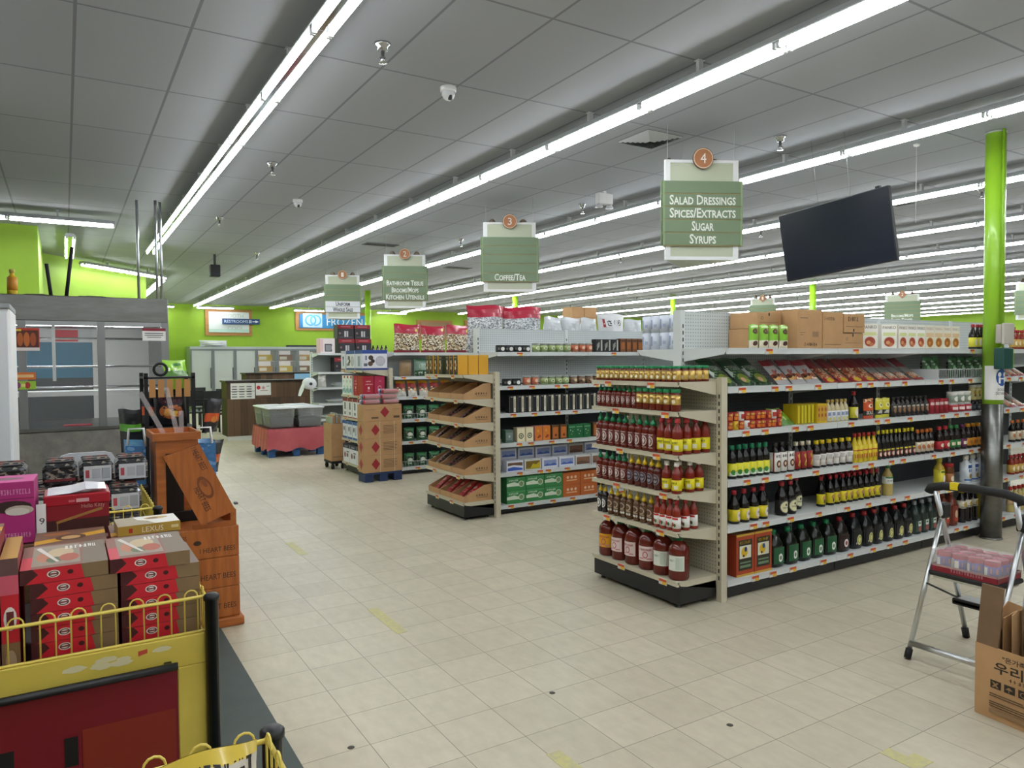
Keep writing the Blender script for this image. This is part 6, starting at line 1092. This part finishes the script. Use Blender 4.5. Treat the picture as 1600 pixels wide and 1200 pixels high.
# snack rack behind
t = thing('wire_rack', 'black wire snack rack behind the wooden display', 'rack', (.47, 5.66, 0))
for x in (0, .305):
    for y in (0, .35): M().box(x, x+.025, y, y+.025, .0, 1.60, RUBBER).ob('rack_post', t)
for z in (.3, .75, 1.2, 1.56):
    m = M().box(0, .33, 0, .375, z, z+.012, RUBBER); m.ob('rack_shelf', t)
for z in (1.2,): M().tube([(.0, .012, z), (-.06, -.045, z)], .006, RUBBER, 6).ob('rack_hook', t)
for z in (1.10, 1.40): M().tube([(.325, .06, z), (.45, .06, z)], .006, RUBBER, 6).ob('rack_hook', t)
for i in range(5): M().box(.03+.056*i, .07+.056*i, -.012, 0, 1.43, 1.555, mat('b5824a', .6)).ob('header_slat', t)
bag('black_chips', 'chips_bag', 'bag', .22, .27, .08, [(0, '17171b'), (.25, '1f1c20'), (.8, '17171b')], (('e', .5, .42, .36, .2, 'b5622c'), ('e', .4, .4, .16, .1, 'd89a4a'), ('e', .62, .36, .12, .08, 'e0b43a'), ('s', 5, .15, .66, .85, .84, '8a3a4a'), ('e', .5, .7, .4, .12, '3a1c2a')), seed=71)
bag('orange_chips', 'chips_bag', 'bag', .13, .26, .06, [(0, '1b1b20'), (.3, 'd8561f'), (.6, '2a2a30')], (('e', .5, .4, .2, .1, 'e08a3a'),), lean=-.3, seed=72); bag('green_gloves', 'chips_bag', 'bag', .15, .3, .06, [(0, '1a1c1a'), (.3, '17191a'), (.5, '5aa02a'), (.7, '15171a')], (), lean=-.12, seed=73)
inst('black_chips', 'black chips bag with fried rings picture on the wire rack', (.64, 5.74, 1.213)); inst('orange_chips', 'upright dark orange bag left of the ringed bag on the rack', (.535, 5.90, 1.213), -.1); inst('black_chips', 'lower black chips bag lying on the wire rack', (.63, 5.74, .763))
inst('orange_chips', 'black and orange chips bag hanging at the right rack side', (.895, 5.72, 1.16), .5); inst('orange_chips', 'second orange chips bag below at the right rack side', (.895, 5.72, .86), .5)
inst('green_gloves', 'green-banded black bag leaning at the left rack side', (.385, 5.60, 1.06), -.5)
tag(M().tube([(0.042*math.cos(2*PI*k/20), 0, .052+.042*math.sin(2*PI*k/20)) for k in range(20)], .01, RUBBER, 8, closed=True).ob('black_ring', None, (.585, 5.76, 1.573)), 'black ring-shaped item atop the snack rack', 'ring')
inst('pickle_bag', 'colourful bag lying on top of the snack rack', (.70, 5.86, 1.573)); 
# chairs by the counter
def chair(label, x, y, rz):
    t = thing('dining_chair', label, 'chair', (x, y, 0), rz, 'black chairs by the counter')
    M().box(-.21, .21, -.21, .21, .44, .48, BLACK, .01).ob('seat', t); M().box(-.2, .2, .17, .2, .62, 1.0, BLACK, .008).ob('backrest', t)
    for a in (-.18, .15):
        M().box(a, a+.035, -.19, -.155, 0, .44, BLACK).ob('leg', t); M().box(a, a+.035, .165, .2, 0, .62 if 1 else 0, BLACK).ob('leg', t)
for i, (x, y) in enumerate(((3.02, 18.4), (2.70, 19.3), (3.40, 19.6), (3.15, 21.2))): chair(f"black dining chair, {('nearest the wooden counter', 'second from the wooden counter', 'beside the snack rack in view', 'farthest back by the freezers')[i]}", x, y, (.2, PI, -.4, .3)[i])
# ---------------------------------------------------------------- step ladder
t = thing('step_ladder', 'silver folding step ladder with black handrail and treads', 'ladder'); TB = .0135
PL = RUBBER
for y, s in ((2.265, 1), (1.85, -1)):
    M().tube([(3.955, y, .03), (4.29, y, .775)], TB, ALU, 10).ob('front_leg', t); M().tube([(4.54, y-.01*s, .03), (4.33, y-.01*s, .60), (4.205, y, .925)], TB*1.05, ALU, 10).ob('rear_rail', t)
    M().tube([(3.945, y, .005), (3.966, y, .055)], .019, PL, 10).ob('foot_cap', t); M().tube([(4.545, y-.01*s, .005), (4.527, y-.01*s, .06)], .02, PL, 10).ob('foot_cap', t)
    M().box(4.255, 4.335, y-.024, y+.024, .745, .835, PL, .01).ob('hinge_bracket', t)
hr = [(4.205, 2.30, .90), (4.205, 2.29, .925), (4.205, 2.22, .945), (4.205, 2.06, .952), (4.205, 1.9, .948), (4.205, 1.83, .93), (4.205, 1.82, .90)]
M().tube(hr, .024, PL, 10).ob('handrail', t); M().box(4.178, 4.2, 2.13, 2.17, .935, .975, mat('e0c81f', .5)).ob('yellow_sticker', t)
M().tube([(3.975, 2.265, .085), (3.975, 1.85, .085)], .016, ALU, 10).ob('front_bar', t)
M().box(4.10, 4.36, 1.872, 2.243, .455, .482, PL, .008).box(4.12, 4.34, 1.89, 2.225, .44, .455, ALU).ob('upper_tread', t); M().box(4.36, 4.50, 1.872, 2.243, .245, .27, mat('b9bcbe', .35, .8), .006).box(4.36, 4.38, 1.87, 2.245, .24, .275, PL, .004).ob('lower_tread', t)
M().tube([(4.11, 2.25, .40), (4.46, 2.25, .25)], .006, DK, 6).ob('brace', t)
# tray of tins on the ladder
t = thing('shrink_tray', 'shrink-wrapped red tray of preserve cans on the ladder tread', 'can tray', (4.235, 2.0575, .4825))
m = M().box(-.125, .125, -.17, .17, 0, .004, mat('8a1a2c', .4)); 
for a in ((-.125, -.122, -.17, .17), (.122, .125, -.17, .17), (-.125, .125, -.17, -.1685), (-.125, .125, .1685, .17)): m.box(*a, .004, .04, mat('8a1a2c', .4))
m.deco((('s', 12, .3, .3, .8, .7, 'c98a94'),), lambda u, v, L: (-.125-.0006*L, .17-.34*u, .04*v)); m.ob('cardboard_tray', t)
M().add([(-.128, -.173, .03), (.128, -.173, .03), (.128, .173, .03), (-.128, .173, .03), (-.127, -.172, .118), (.127, -.172, .118), (.127, .172, .118), (-.127, .172, .118)], [(0, 1, 5, 4), (1, 2, 6, 5), (2, 3, 7, 6), (3, 0, 4, 7), (4, 5, 6, 7)], FILM).ob('shrink_film', t)
bottle('fruit_can', 'preserve_can', 'can', .1, .04, 'b5b8bc', None, (.08, .9, '5a4a8a'), 'can', (('r', 0, 0, .25, 1, 'd8cfa0'), ('r', .3, .1, .5, .9, 'e6e4de'), ('r', .7, .5, .95, .8, 'c9823a')), lid='lid')
bottle('fruit_can', 'preserve_can', 'can', .105, .039, 'b03a52', None, (.08, .78, '6a5aa0'), 'can', (('r', 0, 0, .22, 1, 'd8cfa0'), ('r', .28, .1, .48, .9, 'e6e4de'), ('r', .62, .5, .95, .85, 'c9823a')))
for i in range(3):
    for j in range(4): inst('fruit_can', f'purple-label preserve can, {ORD[j]} from the left in the {("front", "middle", "back")[i]} row of the tray', (4.155+.081*i, 2.181-.0824*j, .4872), -PI/2+.4*math.sin(i+j*2), 'preserve cans in the shrink-wrapped tray')
# ---------------------------------------------------------------- open carton of flattened cardboard
t = thing('open_carton', 'open brown carton with printed panel, stuffed with flattened cardboard', 'carton', (3.62, 1.755, 0), -.10); bw, bd_, bh = .36, .42, .335
# local: x into the scene, y towards the viewer's right is negative
for nm, a in (('front_panel', (0, .006, -bw, 0)), ('rear_panel', (bd_-.006, bd_, -bw, 0)), ('side_panel', (.006, bd_-.006, -.006, 0)), ('side_panel', (.006, bd_-.006, -bw, -bw+.006))):
    m = M().box(*a, 0, bh, CARD, 0)
    if nm == 'front_panel':
        IK = '2b231c'
        m.deco((('t', '"온가족이 즐기는', .34, .84, .98, .92, IK), ('t', '우리가족', .24, .66, .98, .82, IK), ('s', 7, .42, .60, .8, .645, '6a543c'), ('r', .20, .44, .33, .55, IK), ('r', .37, .44, .50, .55, IK), ('r', .54, .44, .67, .55, IK), ('r', .71, .44, .84, .55, IK), ('p', [(.22, .46), (.25, .46), (.31, .53), (.28, .53)], 'a07d56'), ('p', [(.22, .53), (.25, .53), (.31, .46), (.28, .46)], 'a07d56'), ('p', [(.39, .49), (.435, .53), (.48, .49)], 'a07d56'), ('r', .43, .455, .44, .49, 'a07d56'), ('o', .605, .495, .04, .035, 'a07d56'), ('r', .74, .46, .81, .53, 'a07d56'), ('r', .2, .36, .6, .375, '5a4630'), ('r', .2, .33, .75, .345, '5a4630'), ('r', .2, .25, .9, .265, '5a4630'), ('r', .2, .22, .95, .235, '5a4630'), ('r', .2, .19, .8, .205, '5a4630'), ('r', .2, .10, .7, .16, '937452')), lambda u, v, L: (-.0006*L, -bw*u, bh*v))
    m.ob(nm, t)
M().box(.006, bd_-.006, -bw+.006, -.006, 0, .006, CARDD).ob('box_floor', t)
M().prism([(0, bh), (.012, bh), (.05, bh+.27), (.038, bh+.27)], 'y', -.1, -.004, CARDD).ob('top_flap', t)
M().prism([(.408, bh), (.418, bh), (.45, bh+.2), (.44, bh+.2)], 'y', -bw, -.02, CARD).ob('top_flap', t)
rr = random.Random(5)
for i in range(13):
    y = -.03-.024*i; h = bh+.06+rr.uniform(0, .17); x0 = .065+rr.uniform(0, .05); x1 = .16+rr.uniform(0, .2); tl = rr.uniform(-.012, .012)
    m = M(); vs = [(x0, y, .03), (x1, y, .03), (x1+tl*.4, y+tl, h-rr.uniform(0, .06)), ((x0+x1)/2, y+tl, h), (x0+tl*.3, y+tl, h-rr.uniform(0, .08))]
    vs = vs+[(a, b-.005, c_) for a, b, c_ in vs]; m.add(vs, [(0, 1, 2, 3, 4), (9, 8, 7, 6, 5)]+[(k, (k+1) % 5, (k+1) % 5+5, k+5) for k in range(5)], CARDD if i % 2 else CARD)
    tag(m.ob('flattened_cardboard', None, (3.62, 1.755, 0), -.10), f'flattened cardboard piece, {ORD[i]} from the left stuffed into the open carton', 'cardboard', 'flattened cardboard in the open carton')
tag(M().tube([(0, 0, 0), (.012, -.004, .09), (.0, -.012, .16)], .022, mat('c9ccd2', .3), 8).ob('plastic_wrap', None, (3.80, 1.62, .45)), 'crumpled pale plastic wrap sticking out of the open carton', 'plastic')
# ---------------------------------------------------------------- marks on the floor
TP = plain('worn_yellow_tape', 'c9c07a', 'b5ad8a', 30, .5)
for l, pts in (('worn yellow tape strip on the middle of the open floor', [(1.70, 4.14), (1.77, 4.14), (1.77, 4.66), (1.70, 4.66)]), ('worn yellow tape strip at the bottom frame edge', [(1.70, 2.2), (1.77, 2.2), (1.77, 2.52), (1.70, 2.52)]), ('worn yellow tape strip far down the open floor', [(1.70, 6.3), (1.77, 6.3), (1.77, 6.8), (1.70, 6.8)])):
    tag(M().prism(pts, 'z', .0008, .0018, TP).ob('floor_tape', None), l, 'tape', 'floor tape')
tag(M().prism([(2.90, 1.62), (3.02, 1.62), (3.02, 1.70), (2.97, 1.70), (2.97, 1.78), (2.90, 1.78)], 'z', .0008, .0018, TP).ob('floor_tape', None), 'worn yellow tape corner near the open carton', 'tape', 'floor tape')
for i, (x, y) in enumerate(((2.55, 2.28), (1.02, 3.02), (2.05, 2.98))): tag(M().lathe([(.016, .0006), (.014, .002), (0, .002)], mat('4a463c', .7), 9).ob('floor_spot', None, (x, y, 0)), f"small dark spot on the floor tiles, {('right', 'left', 'middle')[i]} one of three", 'spot', 'floor spots')
